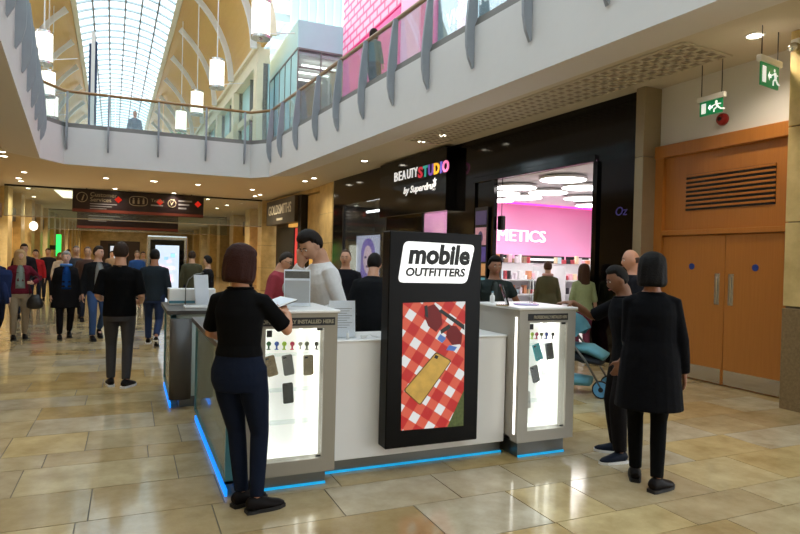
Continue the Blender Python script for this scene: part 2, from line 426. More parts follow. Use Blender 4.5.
# ---- cream pillar at right with granite foot
pl = struct('wall_pillar_right', bbox(6.93, 7.6, 3.0, 4.56, 0, CEIL), 'grout', label='cream stone pillar with brown granite foot at the right edge')
z = 1.18
ob('granite_foot', bbox(6.9, 7.6, 3.0, 4.585, 0, 1.16, .006), 'rough_granite', pl)
for z1 in (2.15, 3.25, CEIL):
    ob('stone_block', bbox(6.905, 7.6, 3.0, 4.58, z+.006, z1-.006, .006), 'cream_stone', pl); z = z1
# ---- metal clad column and black shop front
cl = struct('wall_column_metal', bbox(7.12, 7.5, 6.96, 7.08, 0, CEIL), 'steel_dark', label='square bronze metal column between doors and cosmetics shop')
for a, b in ((.0, 1.2), (1.2, 3.28), (3.28, CEIL)): ob('cladding_panel', bbox(7.10, 7.52, 6.93, 7.10, a+.005, b-.005, .006), 'column_metal', cl)
SX = 7.25
PIV = Vector((7.25, 7.2, 0)); SROT = rad(3.14)
def inv_s(p): return PIV+Matrix.Rotation(-SROT, 3, 'Z') @ (p-PIV)
def atS(px, py, off=0.):
    n = Vector((math.cos(SROT), math.sin(SROT), 0)); d = ray(px, py); c = Vector((0, 0, HC)); return inv_s(c+d*(n.dot(PIV+n*off-c)/n.dot(d)))
def begin(): global MARK; MARK = set(COL.objects)
def end_rot():
    for o in COL.objects:
        if o.parent is None and o not in MARK: o.location = PIV+Matrix.Rotation(SROT, 3, 'Z') @ (o.location-PIV); o.rotation_euler.z += SROT
begin()
sf = struct('wall_shopfront', bbox(SX, SX+.25, 7.05, 8.05, 0, CEIL), 'black_gloss', label='glossy black shop front of the cosmetics store')
def sfp(n, y0, y1, z0, z1, x0=SX, x1=SX+.08, m='black_gloss', bev=0): return ob(n, bbox(x0, x1, y0, y1, z0, z1, bev), m, sf)
sfp('fascia_panel', 8.05, 12.85, 3.40, CEIL); sfp('fascia_panel', 12.85, 16.2, 3.23, CEIL); sfp('fascia_panel', 16.2, 20.5, 3.42, CEIL)
sfp('pier', 10.95, 12.85, 0, 3.40); sfp('pier', 14.1, 16.2, 0, 3.23); sfp('pier', 19.6, 20.5, 0, 3.42)
sfp('pelmet', 8.05, 11.7, 3.36, 3.48, SX-.06, SX, bev=.01)
sfp('frame_post', 7.98, 8.08, 0, 3.36, SX-.05, SX+.02); sfp('frame_post', 10.9, 11.0, 0, 3.36, SX-.05, SX+.02); sfp('frame_post', 11.62, 11.7, 0, 3.36, SX-.05, SX+.02)
wp = struct('window_1', bbox(SX+.03, SX+.045, 12.85, 14.1, .1, 3.23), 'store_glass', label='tall glass window in the black shop front showing pink wall')
wd = struct('window_2', bbox(SX+.03, SX+.045, 16.2, 19.6, .1, 3.42), 'store_glass', label='wide glass window in the black shop front with lit portrait')
for yy in (16.2, 19.55): ob('mullion', bbox(SX-.01, SX+.07, yy-.03, yy+.03, 0, 3.42), 'black_matte', wd)
text('painted_script', 'Oz', .2, M('purple_script', srgb(70, 60, 150), emit=.06), sf, (SX-.004, 7.62, 2.42), ROT_FACE_MINUS_X, shear=.2)
# shop interior shell
SC, SBY = 3.4, 15.0
struct('ceiling_shop', bbox(SX+.25, 18, 6.4, SBY+.3, SC, SC+.06), 'store_ceiling', label='white ceiling of the cosmetics shop with round lights')
sw = struct('wall_shop_back', bbox(SX+.25, 18, SBY, SBY+.2, 0, SC), 'pink_wall', label='pink wall inside the cosmetics shop with white lettering')
struct('wall_shop_side', bbox(17.8, 18, 6.4, SBY, 0, SC), 'pink_wall', label='far pink side wall inside the cosmetics shop')
struct('wall_shop_near', bbox(SX+.5, 18, 6.4, 6.55, 0, SC), 'shelf_white', label='pale near side wall inside the cosmetics shop')
def onB(px, py):        # pixel onto the rotated back wall
    n = Vector((-math.sin(SROT), math.cos(SROT), 0)); c = Vector((0, 0, HC)); d = ray(px, py); q = PIV+n*(SBY-7.2); return inv_s(c+d*(n.dot(q-c)/n.dot(d)))
MS('shop_bounce_white', 222, 218, 216, rough=.25)
struct('floor_shop_bounce', bbox(SX+.12, 18, 6.56, SBY-.01, -.004, .006), 'shop_bounce_white', label='unseen floor inside the cosmetics shop, made pale to bounce light')  # unseen pale sheet added to bounce light up to the shop ceiling
pl_, pr_ = onB(493, 238), onB(542, 243)
zl_ = onB(520, 241.5).z; pl_, pr_ = onB(495.5, 238), onB(543, 243)
o = text('lettering', 'METICS', .5, 'letter_white', sw, (pl_.x, SBY-.05, zl_), ROT_FACE_MINUS_Y, ext=.03); sxl = (pr_.x-pl_.x)/max(.01, o.dimensions.x); o.scale.x = sxl
o = text('lettering', 'COS', .5, 'letter_white', sw, (pl_.x-.05*sxl, SBY-.05, zl_), ROT_FACE_MINUS_Y, ext=.03, align='RIGHT'); o.scale.x = sxl
text('lettering', 'COSMETICS', .5, 'letter_white', sw, (onB(593, 245).x, SBY-.05, onB(520, 241.5).z), ROT_FACE_MINUS_Y, ext=.03, sx=sxl)
ob('cove_light', bbox(SX+.4, 17.5, SBY-.3, SBY-.24, SC-.05, SC-.005), 'magenta_led', sw)
struct('wall_shop_dark', bbox(SX+1.6, SX+1.7, SBY+.3, 20.5, 0, 3.9), 'black_matte', label='dark wall behind the wide shop window')
struct('ceiling_shop_dark', bbox(SX+.25, SX+1.7, SBY+.3, 20.5, 3.6, 3.7), 'black_gloss', label='dark ceiling behind the wide shop window')
struct('wall_shop_dark_end', bbox(SX+.25, SX+1.7, 20.5, 20.6, 0, 3.7), 'black_matte', label='dark end wall behind the wide shop window')
end_rot()
# ---- far right: cream piers and jeweller front
def pier(name, x0, x1, y0, y1, label, n=4):
    p = struct(name, bbox(x0+.02, x1-.02, y0+.02, y1-.02, 0, CEIL), 'grout', label=label)
    for k in range(n): ob('stone_block', bbox(x0, x1, y0, y1, CEIL*k/n+.006, CEIL*(k+1)/n-.006), 'cream_stone', p)
    return p
pier('wall_pier_1', 6.52, 8.2, 20.62, 22.2, 'cream stone pier between cosmetics shop and jeweller')
begin()
gf = struct('wall_jeweller', bbox(6.85, 7.0, 22.2, 29.2, 0, CEIL), 'brown_shop', label='dark brown jeweller shop front')
ob('fascia', bbox(6.3, 6.85, 24.6, 29.0, 3.1, 4.2, .01), 'goldsmith_fascia', gf)
ob('side_post', bbox(6.45, 6.85, 24.2, 24.6, 0, 4.2), 'black_matte', gf)
ob('gold_cornice', bbox(6.55, 6.85, 22.2, 29.1, 4.2, CEIL-.01), 'cream_stone', gf)
ob('window_panel', bbox(6.7, 6.85, 22.3, 24.1, 2.6, 4.15), 'cream_stone', gf); ob('window_display', bbox(6.8, 6.85, 22.3, 24.1, .5, 2.5), 'gold_glow', gf)
ob('door_opening', bbox(6.8, 6.85, 26.2, 28.9, 0, 3.0), 'black_matte', gf); ob('window_display', bbox(6.78, 6.85, 24.9, 26.0, .9, 2.9), 'red_glow', gf); ob('warm_soffit', bbox(6.6, 6.85, 24.7, 26.4, 2.95, 3.08), 'gold_glow', gf)
text('shop_lettering', 'GOLDSMITHS', .6, 'gold_letter', gf, (6.28, 28.6, 3.55), ROT_FACE_MINUS_X, bold=.008, sx=.98)
ob('fine_print', bbox(6.28, 6.295, 26.3, 27.2, 3.26, 3.36), 'gold_letter', gf)
for o in COL.objects:
    if o.parent is None and o not in MARK:
        P0 = Vector((6.5, 22.2, 0)); o.location = P0+Matrix.Rotation(rad(3.3), 3, 'Z') @ (o.location-P0); o.rotation_euler.z += rad(3.3)
pier('wall_pier_2', 5.78, 7.1, 29.4, 30.4, 'cream stone pier left of the jeweller under the glass bulkhead')
wr = struct('wall_far_right', bbox(7.1, 7.3, 30.3, 74, 0, CEIL), 'brown_shop', label='brown shop fronts far along the right side of the mall')
for k, y0 in enumerate((35, 41, 47.5, 54, 61, 68)):
    ob('stone_pier', bbox(6.2, 7.1, y0, y0+1.6, 0, CEIL), 'cream_stone', wr)
for k, (y0, m) in enumerate(((31, 'red_glow'), (37.5, 'gold_glow'), (43.5, 'brown_shop'), (50, 'gold_glow'), (56.5, 'warm_panel'), (63.5, 'gold_glow'))):
    ob('shop_window', bbox(7.0, 7.1, y0, y0+2.6, .3, 2.6), m, wr); ob('shop_fascia', bbox(6.8, 7.1, y0-.3, y0+3.4, 3.0, 3.9), 'goldsmith_fascia', wr)
wl = struct('wall_left', bbox(-5.3, -5.1, -22, 74, 0, CEIL), 'cream_stone', label='cream stone wall along the left side of the mall')
for k in range(14):
    y0 = 26.8+k*3.4
    ob('stone_pier', bbox(-5.1, -4.75, y0, y0+1.1, 0, CEIL), 'cream_stone', wl)
    ob('shop_window', bbox(-5.1, -5.04, y0+1.3, y0+3.1, .2, 2.7), ('warm_panel', 'gold_glow', 'brown_shop', 'cream_stone')[k % 4], wl)
    if k % 3 != 2: ob('shop_fascia', bbox(-5.1, -4.95, y0+1.2, y0+3.3, 3.0, 3.6), ('brown_shop', 'goldsmith_fascia', 'cream_stone')[k % 3], wl)
we = struct('wall_end', bbox(-9, 9, 74, 74.3, 0, CEIL), 'cream_stone', label='distant end wall of the mall corridor')
ob('shop_window', bbox(-3, 1, 73.9, 74, 0, 3), 'brown_shop', we)
struct('wall_rear', bbox(-9, 12, -22.3, -22, 0, 12), 'cream_stone', label='wall behind the viewpoint')
# glass bulkhead across the mall
bk = struct('window_bulkhead', bbox(-4.75, 5.75, 29.3, 29.32, 3.08, CEIL), 'rail_glass', label='glass smoke bulkhead hanging across the mall')
ob('top_channel', bbox(-4.75, 5.75, 29.27, 29.35, CEIL-.07, CEIL-.005), 'black_matte', bk); ob('bottom_edge', bbox(-4.75, 5.75, 29.28, 29.34, 3.04, 3.08), 'steel', bk)
b2 = struct('window_bulkhead_far', bbox(-4.75, 6.2, 44, 44.02, 3.1, CEIL), 'rail_glass', label='second glass bulkhead further along the mall')
ob('bottom_edge', bbox(-4.75, 6.2, 43.98, 44.04, 3.06, 3.1), 'steel', b2); ob('top_channel', bbox(-4.75, 6.2, 43.97, 44.05, CEIL-.07, CEIL-.005), 'black_matte', b2)
# ---- upper level
uf = struct('wall_upper_right', bbox(7.0, 7.3, -22, 21.1, 5.33, 13), 'plaster_white', label='upper level lingerie shop front on the right')
def brickmat(name, a, b, sx, sy):
    m = bpy.data.materials.new(name); m.use_nodes = True; N = m.node_tree.nodes; L = m.node_tree.links; p = N['Principled BSDF']
    tc = N.new('ShaderNodeTexCoord'); sp = N.new('ShaderNodeSeparateXYZ'); cb = N.new('ShaderNodeCombineXYZ'); L.new(tc.outputs['Object'], sp.inputs[0]); L.new(sp.outputs['Y'], cb.inputs[0]); L.new(sp.outputs['Z'], cb.inputs[1])
    br = N.new('ShaderNodeTexBrick'); br.inputs['Color1'].default_value = (*a, 1); br.inputs['Color2'].default_value = (*a, 1); br.inputs['Mortar'].default_value = (*b, 1)
    br.inputs['Scale'].default_value = 1; br.inputs['Brick Width'].default_value = sx; br.inputs['Row Height'].default_value = sy; br.inputs['Mortar Size'].default_value = .075; br.inputs['Mortar Smooth'].default_value = .9
    L.new(cb.outputs[0], br.inputs['Vector']); L.new(br.outputs[0], p.inputs['Base Color']); L.new(br.outputs[0], p.inputs['Emission Color']); p.inputs['Emission Strength'].default_value = .18; MAT[name] = m
brickmat('pink_lattice', srgb(250, 196, 220), srgb(236, 78, 146), .62, .27)
MS('pink_glow', 244, 100, 164, emit=.28, var=.2, scale=1.5); MS('teal_dark', 52, 92, 106, rough=.3)
MS('pale_pink', 244, 180, 210, emit=.3)
ob('lattice_print', bbox(6.9, 7.0, 15.9, 21.0, 8.9, 12.5), 'pink_lattice', uf)
ob('shop_window', bbox(6.92, 7.0, 15.9, 21.0, 5.6, 8.85), 'pink_glow', uf)
for k, (y0, y1, m) in enumerate(((14.6, 15.8, 'pale_pink'), (13.6, 14.5, 'pink_glow'), (12.6, 13.5, 'teal_dark'), (12.2, 12.5, 'pink_glow'), (10.8, 12.1, 'teal_dark'), (9.6, 10.7, 'black_matte'))):
    ob('shop_window', bbox(6.9, 7.0, y0, y1, 5.4, 9.4), m, uf)
pv = atX(448, 20, 6.9)
text('shop_lettering', "VICTORIA'S SECRET", .5, 'letter_white', uf, (6.86, pv.y, pv.z-.22), ROT_FACE_MINUS_X, bold=.008)
struct('wall_upper_left', bbox(-7.3, -7, -22, 23, 5.33, 13), 'plaster_white', label='upper level wall on the left of the atrium')
struct('wall_upper_rear', bbox(-7, 7, -22.3, -22, 5.33, 13), 'plaster_white', label='upper level wall behind the viewpoint')
# glass pavilion
MS('cream_trim', 232, 220, 190, rough=.6)
gp = thing('glass_pavilion', 'pale blue glass box with lit interior on the upper level', 'pavilion', (5.3, 21.15, 5.33))
ob('upper_panel', bbox(0, 1.68, -.02, .02, 3.7, 4.7), 'blue_glass', gp); ob('upper_panel', bbox(-.02, .02, 0, 6.6, 3.7, 4.7), 'blue_glass', gp)
for k in range(2): ob('pane', bbox(.84*k+.03, .84*k+.81, -.01, .01, .1, 3.65), 'rail_glass', gp)
for k in range(7): ob('pane', bbox(-.01, .01, .94*k+.03, .94*k+.91, .1, 3.65), 'blue_glass', gp)
for k in range(3): ob('mullion', bbox(.84*k-.02, .84*k+.02, -.03, .03, 0, 3.7), 'strip_grey', gp)
for k in range(1, 8): ob('mullion', bbox(-.03, .03, .94*k-.02, .94*k+.02, 0, 3.7), 'strip_grey', gp)
ob('rail', bbox(0, 1.68, -.035, .035, 3.66, 3.72), 'strip_grey', gp); ob('rail', bbox(-.035, .035, 0, 6.6, 3.66, 3.72), 'strip_grey', gp); ob('rail', bbox(0, 1.68, -.035, .035, 3.02, 3.06), 'strip_grey', gp)
for k in range(3): ob('tube_light', bbox(.3, 1.6, .6+k*.9, .68+k*.9, 3.3, 3.36), 'led_white', gp)
ob('inner_wall', bbox(.05, 1.68, 6.4, 6.5, 0, 4.7), 'plaster_white', gp); ob('roof_sheet', bbox(0, 1.68, 0, 6.6, 4.62, 4.7), 'white_paint', gp); ob('inner_side', bbox(1.6, 1.68, .1, 6.5, 0, 4.6), 'cream_trim', gp); ob('inner_ceiling', bbox(.05, 1.6, .05, 6.4, 3.5, 3.6), 'white_paint', gp)
# ---- barrel vault with skylight, cornices, ribs
VA = math.atan2(-1.05, 44.); VY0, VY1 = 22.6, 76; VZ, VR = 9.7, 4.75
vr = thing('vault', 'wood-lined barrel vault with long glazed skylight and white ribs', 'vault', (-.15, 22.6, VZ), -VA)
vr['kind'] = 'structure'; vr.name = 'ceiling_vault'
LEN = VY1-VY0
def arc(a0, a1, n, r): return [(r*math.cos(a0+(a1-a0)*k/n), r*math.sin(a0+(a1-a0)*k/n)) for k in range(n+1)]
def sheet(a0, a1, n, r, th, y0, y1):
    bm = bmesh.new(); inn = arc(a0, a1, n, r); out = arc(a0, a1, n, r+th); poly = inn+out[::-1]; prism(bm, poly, y0, y1)
    for v in bm.verts: v.co = (v.co.x, v.co.z, v.co.y)
    return bm
SA = 62
MS('cream_trim', 232, 220, 190, rough=.6)
for s in (0, 1):
    a0, a1 = (rad(2), rad(SA-3)) if s == 0 else (rad(180-SA+3), rad(178))
    ob('wood_lining', sheet(a0, a1, 14, VR, .12, 0, LEN), 'vault_wood', vr)
    a0, a1 = (rad(SA-3), rad(SA)) if s == 0 else (rad(180-SA), rad(180-SA+3))
    ob('skylight_kerb', sheet(a0, a1, 2, VR-.08, .3, 0, LEN), 'cream_trim', vr)
    a0, a1 = (rad(2), rad(SA)) if s == 0 else (rad(180-SA), rad(178))
    ob('front_edge', sheet(a0, a1, 14, VR-.05, .3, -.12, 0), 'cream_trim', vr)
    x0, x1 = (VR-.1, VR+.35) if s == 0 else (-VR-.35, -VR+.1)
    bm = bbox(x0, x1, 1.4, LEN, -.45, .12); ob('cornice', bm, 'cream_trim', vr)
    x0, x1 = (VR-.22, VR+.1) if s == 0 else (-VR-.1, -VR+.22)
    ob('cornice_ledge', bbox(x0, x1, 1.4, LEN, .12, .28), 'cream_trim', vr)
NC, NR = 6, 46
pm = []
for c in range(NC):
    a0 = rad(180-SA)+(rad(SA)-rad(180-SA))*c/NC; a1 = rad(180-SA)+(rad(SA)-rad(180-SA))*(c+1)/NC
    me = fin(sheet(a0, a1, 3, VR+.08, .015, 0, LEN/NR-.03), 'skylight_pane'); me.materials.append(MAT['vault_glass']); pm.append(me)
for c in range(NC):
    for r in range(NR): ob('skylight_pane', pm[c], None, vr, loc=(0, r*LEN/NR+.015, 0))
MS('glazing_bar', 190, 206, 214, rough=.4)
gbm = fin(sheet(rad(SA), rad(180-SA), 12, VR-.01, .1, -.05, .05), 'glazing_bar'); gbm.materials.append(MAT['glazing_bar'])
for r in range(NR+1): ob('glazing_bar', gbm, None, vr, loc=(0, r*LEN/NR, 0))
for c in range(1, NC):
    a = rad(SA)+(rad(180-SA)-rad(SA))*c/NC
    ob('purlin', sheet(a-.008, a+.008, 1, VR-.06, .12, 0, LEN), 'strip_grey', vr)
def rib_mesh(s):
    a = [rad(d) for d in range(0, 56, 5)]; bm = bmesh.new(); rings = []
    for i, an in enumerate(a):
        r0 = VR-.34-.12*math.sin(min(1, (56-math.degrees(an))/40)*PI/2); r1 = r0+.24 if i < len(a)-1 else r0+.3
        sx = s
        rings.append([bm.verts.new((sx*r*math.cos(an), y, r*math.sin(an))) for r, y in ((r0, -.07), (r1, -.07), (r1, .07), (r0, .07))])
    for p, q in zip(rings, rings[1:]):
        for k in range(4): bm.faces.new((p[k], p[(k+1) % 4], q[(k+1) % 4], q[k]))
    bm.faces.new(rings[0]); bm.faces.new(rings[-1][::-1])
    me = fin(bm, 'rib'); me.materials.append(MAT['white_paint']); return me
for s in (1, -1):
    me = rib_mesh(s)
    for k in range(9): ob('rib', me, None, vr, loc=(0, 5.0*k+1.2, 0))
# vault side walls: upper shop glazing between cream piers
for s, nm, lab in ((1, 'wall_vault_right', 'upper level shop windows and cream piers under the vault on the right'), (-1, 'wall_vault_left', 'upper level shop windows and cream piers under the vault on the left')):
    wv = struct(nm, bbox(s*(VR+.3)-.05, s*(VR+.3)+.05, 1.4, LEN, -4.3, -.45), 'blue_glass', label=lab)
    wv.location = vr.location; wv.rotation_euler = vr.rotation_euler
    for k in range(10): ob('stone_pier', bbox(s*VR-.15, s*VR+.25, 1.4+5*k, 2.0+5*k, -4.35, -.45), 'cream_trim', wv)
    for k in range(20): ob('mullion', bbox(s*VR+.1, s*VR+.3, 1.4+2.5*k, 1.46+2.5*k, -4.35, -.45), 'strip_grey', wv)
    ob('band', bbox(s*VR+.05, s*VR+.3, 1.4, LEN, -2.2, -1.9), 'cream_trim', wv)
# atrium glass roof over the void
ar = struct('ceiling_atrium_glass', bbox(-7, 7, -22, 22, 14.0, 14.02), 'roof_glass', label='glass roof with pale steel beams high over the atrium')
for k in range(15): ob('roof_beam', bbox(-7, 7, -22+3*k-.08, -22+3*k+.08, 13.6, 13.95), 'glazing_bar', ar)
for k in range(7): ob('roof_beam', bbox(-6+2*k-.05, -6+2*k+.05, -22, 22, 13.75, 13.98), 'glazing_bar', ar)
for k in range(7): ob('roof_beam', bbox(5.2, 14, 22.5+2.6*k-.08, 22.5+2.6*k+.08, 13.4, 13.8), 'glazing_bar', ar)
for k in range(5): ob('roof_beam', bbox(5.4+1.8*k-.06, 5.4+1.8*k+.06, 22, 40, 13.6, 13.9), 'glazing_bar', ar)
ob('roof_pane', bbox(5.2, 14, 22, 40, 14.0, 14.02), 'roof_glass', ar)
gz = struct('window_upper_glazing', bbox(6.4, 9.6, 27.0, 27.03, 9.4, 14), 'blue_glass', label='tall pale glazed screen with white mullions above the glass box')
for k in range(9): ob('mullion', bbox(6.4+.4*k-.025, 6.4+.4*k+.025, 26.94, 27.0, 9.4, 14), 'white_paint', gz)
# ================================================================== LAMPS, SIGNS, SHOP CONTENT
def obw(name, geo, mat, parent, smooth=False):      # geometry given in world coordinates, parent an unrotated thing
    return ob(name, geo, mat, parent, loc=-parent.location, smooth=smooth)
# ---- downlights
dl = None
def downlight(x, y, label, group='ceiling downlights', energy=None, z=CEIL):
    global dl
    if dl is None:
        dl = thing('downlight', label, 'light', (x, y, z), 0, group)
        bm = bmesh.new(); lathe(bm, [(.07, -.012), (.105, -.012), (.11, 0), (.07, 0)], 18); ob('trim_ring', bm, 'white_paint', dl, smooth=True)
        bm = bmesh.new(); lathe(bm, [(.085, -.014), (.085, -.006)], 18); ob('lens', bm, 'downlight_glow', dl)
        o = dl
    else: o = dup(dl, (x, y, z), None, label, group)
    L = bpy.data.lights.new('downlight_beam', 'SPOT'); L.energy = (DOWNLIGHT_W if y < 29 else DOWNLIGHT_W*4) if energy is None else energy; L.color = (1, .86, .66); L.spot_size = 2.5; L.spot_blend = .9; L.shadow_soft_size = .08
    lo = bpy.data.objects.new('beam', L); COL.objects.link(lo); lo.parent = o; lo.location = (0, 0, -.04)
    return o
DLP = [((2, 151.5), 'upper one of the two downlights at the left edge by the grille'), ((4, 156), 'lower one of the two downlights at the left edge by the grille'),
       ((18.5, 178), 'left of the close pair of downlights over the left walkway'), ((21, 181), 'right of the close pair of downlights over the left walkway'),
       ((28, 188), 'downlight just before the glass bulkhead at far left'),
       ((106, 178), 'downlight above the left half of the hanging directory sign'), ((153, 181), 'downlight above the middle of the hanging directory sign'),
       ((115, 188.5), 'downlight right above the top edge of the directory sign'), ((174, 193), 'downlight at the top edge of the directory sign near its right end'),
       ((198, 184.5), 'downlight above the right end of the hanging directory sign'), ((255, 196), 'left downlight of the pair by the jeweller pier'),
       ((260, 194.5), 'right downlight of the pair by the jeweller pier'), ((305, 181), 'left downlight of the pair above the jeweller sign'),
       ((314, 178), 'right downlight of the pair above the jeweller sign'), ((421, 141.5), 'left downlight of the pair above the coloured shop lettering'),
       ((442, 135), 'right downlight of the pair above the coloured shop lettering'), ((755, 35), 'lit downlight beside the hanging exit sign at right')]
for (px, py), lab in DLP:
    p = atZ(px, py, CEIL); downlight(p.x, p.y, lab)
for k, (px, py) in enumerate([(34, 196.6), (38, 205), (43, 213), (50.5, 220), (208, 199), (227, 205), (217, 208)]):
    p = atZ(px, py, CEIL); downlight(p.x, p.y, 'small downlight in the corridor ceiling beyond the glass bulkhead', 'corridor downlights')
for k, (x, y) in enumerate([(-3.2, 4), (-3.2, -2), (-3.0, 9.5), (-3.3, -7), (5.9, 15.8), (-3.4, 24.5), (0.8, 24.5), (4.5, 25)]):
    downlight(x, y, 'recessed downlight elsewhere in the cream mall ceiling', 'other ceiling downlights')
for k, (y0, y1) in enumerate(((30.6, 34.5), (38.5, 42.5), (48, 54), (60, 68))):  # glowing panels in place of daylit white fascia; they also brighten the corridor
    o = ob('daylight_glow_panel', bbox(-1.5, 1.5, -(y1-y0)/2, (y1-y0)/2, -.03, 0), 'warm_panel', loc=(-1.6 if k == 0 else -.3, (y0+y1)/2, CEIL-.001))
    tag(o, 'large glowing panel standing in for daylit fascia, number %s from the bulkhead down the corridor' % ('one', 'two', 'three', 'four')[k], 'glow panel', 'daylight stand-ins in the corridor')
# ---- pendant lamps
pd = None
PEN = [((261, 20), 8.5, 'biggest pendant lamp, nearest under the vault on the right'), ((217, 74), 8.5, 'second pendant lamp from the front in the right row'),
       ((197, 103), 8.5, 'third pendant lamp from the front in the right row'), ((181, 121), 8.5, 'farthest visible pendant lamp in the right row'),
       ((44, 48), 8.5, 'nearest pendant lamp in the left row behind the fins'), ((48, 84), 8.5, 'second pendant lamp in the left row behind the fins'),
       ((52, 107), 8.5, 'lowest in the picture of the left row pendant lamps')]
for (px, py), z, lab in PEN:
    p = atZ(px, py, z)
    if pd is None:
        pd = thing('pendant_lamp', lab, 'lamp', p, 0, 'cylindrical pendant lamps under the vault')
        bm = bmesh.new(); lathe(bm, [(.26, -.5), (.26, .5)], 24); ob('shade', bm, 'lamp_glow', pd, smooth=False)
        for zz in (-.52, .5):
            bm = bmesh.new(); lathe(bm, [(.24, zz-.03), (.285, zz-.03), (.285, zz+.05), (.24, zz+.05)], 24); ob('rim', bm, 'steel', pd)
        bm = bmesh.new(); lathe(bm, [(.02, -.6), (.05, -.57), (.06, -.54)], 10); ob('finial', bm, 'steel', pd)
        for k in range(6):
            a = k*PI/3; bm = bmesh.new(); cyl(bm, (.272*math.cos(a), .272*math.sin(a), -.5), (.272*math.cos(a), .272*math.sin(a), .5), .008, 6); ob('stay', bm, 'steel', pd)
        bm = bmesh.new(); cyl(bm, (0, 0, .54), (0, 0, 5.1), .022, 8); ob('rod', bm, 'white_paint', pd)
        bm = bmesh.new(); cyl(bm, (.27, 0, -.35), (1.0, 0, -.2), .014, 6); ob('side_brace', bm, 'white_paint', pd)
    else: dup(pd, p, None, lab)
# ---- tall banner pylon on the upper level
pb = atY(92, 121, 27.5)
t = thing('banner_pylon', 'tall white pylon with dark blue edges on the upper level', 'pylon', (pb.x, 27.5, 5.33))
ob('panel', bbox(-.07, .07, -.05, .05, 0, 5.2), 'white_paint', t); MS('navy_edge', 20, 44, 84, rough=.4)
ob('edge', bbox(-.15, -.07, -.06, .06, 0, 4.7), 'navy_edge', t); ob('edge', bbox(.07, .15, -.06, .06, 0, 4.8), 'navy_edge', t)
t = thing('kiosk_counter', 'low red and black counter on the upper level at left', 'counter', (-1.55, 22.3, 5.33))
MS('red_panel', 170, 44, 60, rough=.5); ob('front_panel', bbox(-.7, .28, -.1, .1, 0, .42), 'red_panel', t); ob('end_panel', bbox(.28, .52, -.12, .12, 0, .44), 'black_matte', t)
t = thing('planter_box', 'green plant in a box on the upper level by the vault windows', 'plant', (1.6, 24.5, 5.33))
ob('box', bbox(-.25, .25, -.2, .2, 0, .4, .02), 'strip_grey', t); MS('leaf_green', 90, 150, 80, rough=.6)
bm = bmesh.new()
for k in range(60):
    a = random.random()*6.28; r = random.random()*.3; h = .4+random.random()*.5
    ell(bm, (r*math.cos(a), r*math.sin(a), h), (.06, .02, .09), 6, 4, Matrix.Rotation(a, 3, 'Z') @ Matrix.Rotation(random.random(), 3, 'X'))
ob('foliage', bm, 'leaf_green', t)['kind'] = 'stuff'
# ---- hanging directory signs
def hang_sign(y, x0, x1, z0, z1, label, full):
    t = thing('directory_sign', label, 'sign', ((x0+x1)/2, y, z0)); w2 = (x1-x0)/2; h = z1-z0
    ob('panel', bbox(-w2, w2, -.06, .06, 0, h, .01), 'sign_dark', t); MS_ = MAT.get('sign_base') or MS('sign_base', 110, 52, 42, rough=.4)
    ob('lower_band', bbox(-w2, w2, -.066, -.06, .02, .14), 'sign_base', t)
    for s in (-1, 1):
        bm = bmesh.new(); cyl(bm, (s*w2*.8, 0, h), (s*w2*.8, 0, CEIL-z0), .02, 8); ob('hanger', bm, 'black_matte', t)
    if full:
        def disc(cx, cz, r):
            bm = bmesh.new(); tube(bm, [Vector((cx+r*math.cos(a*PI/8), -.07, cz+r*math.sin(a*PI/8))) for a in range(17)], [.014]*17, 6, cap=True); ob('ring', bm, 'letter_cream', t)
        disc(-w2+.36, h*.66, .2); text('pictogram', 'i', .36, 'letter_cream', t, (-w2+.32, -.07, h*.66-.13), ROT_FACE_MINUS_Y, shear=.3, bold=.01)
        text('sign_text', 'Customer', .25, 'letter_cream', t, (-w2+.66, -.07, h*.72), ROT_FACE_MINUS_Y); text('sign_text', 'Services', .25, 'letter_cream', t, (-w2+.66, -.07, h*.5), ROT_FACE_MINUS_Y)
        for k in range(3): ob('fine_print', bbox(-w2+.66, -w2+1.7-.2*k, -.069, -.062, h*.38-.1*k, h*.38-.1*k+.03), 'print_grey', t)
        MS('arrow_red', 200, 60, 40, rough=.5, emit=.3)
        for ax, dz in ((-w2+1.75, 1), (w2-1.85, -1), (w2-.25, 0)):
            bm = bmesh.new(); r = .15; vs = [bm.verts.new((ax+dx, -.072, h*.63+dz_)) for dx, dz_ in ((0, r), (r, 0), (0, -r), (-r, 0))]; bm.faces.new(vs); bmesh.ops.solidify(bm, geom=bm.faces[:], thickness=.006); ob('arrow', bm, 'arrow_red', t)
        cx = -w2+2.55; bm = bmesh.new(); tube(bm, [Vector((cx+(.36+.0)*math.copysign(abs(math.cos(a))**.6, math.cos(a)), -.07, h*.62+.2*math.copysign(abs(math.sin(a))**.6, math.sin(a)))) for a in [k*PI/12 for k in range(25)]], [.014]*25, 6); ob('ring', bm, 'letter_cream', t)
        for k in range(3):
            px_ = cx-.2+.2*k; bm = bmesh.new(); ell(bm, (px_, -.07, h*.62+.1), (.035, .008, .035), 8, 6); box(bm, px_-.04, px_+.04, -.075, -.066, h*.62-.12, h*.62+.055); ob('pictogram', bm, 'letter_cream', t)
        text('sign_text', 'Toilets', .2, 'letter_cream', t, (cx+.5, -.07, h*.62), ROT_FACE_MINUS_Y); ob('fine_print', bbox(cx+.5, cx+1.0, -.069, -.062, h*.44, h*.44+.06), 'print_grey', t)
        disc(w2-1.35, h*.6, .17); text('pictogram', 'V', .26, 'letter_cream', t, (w2-1.44, -.07, h*.6-.09), ROT_FACE_MINUS_Y)
        for k in range(3): ob('fine_print', bbox(w2-1.08, w2-.5-.12*k, -.069, -.062, h*(.7-.17*k), h*(.7-.17*k)+.07), 'print_grey', t)
    else:
        for k in range(3): ob('fine_print', bbox(-w2+.5, -w2+1.9-.3*k, -.069, -.062, .62-.12*k, .66-.12*k), 'print_grey', t)
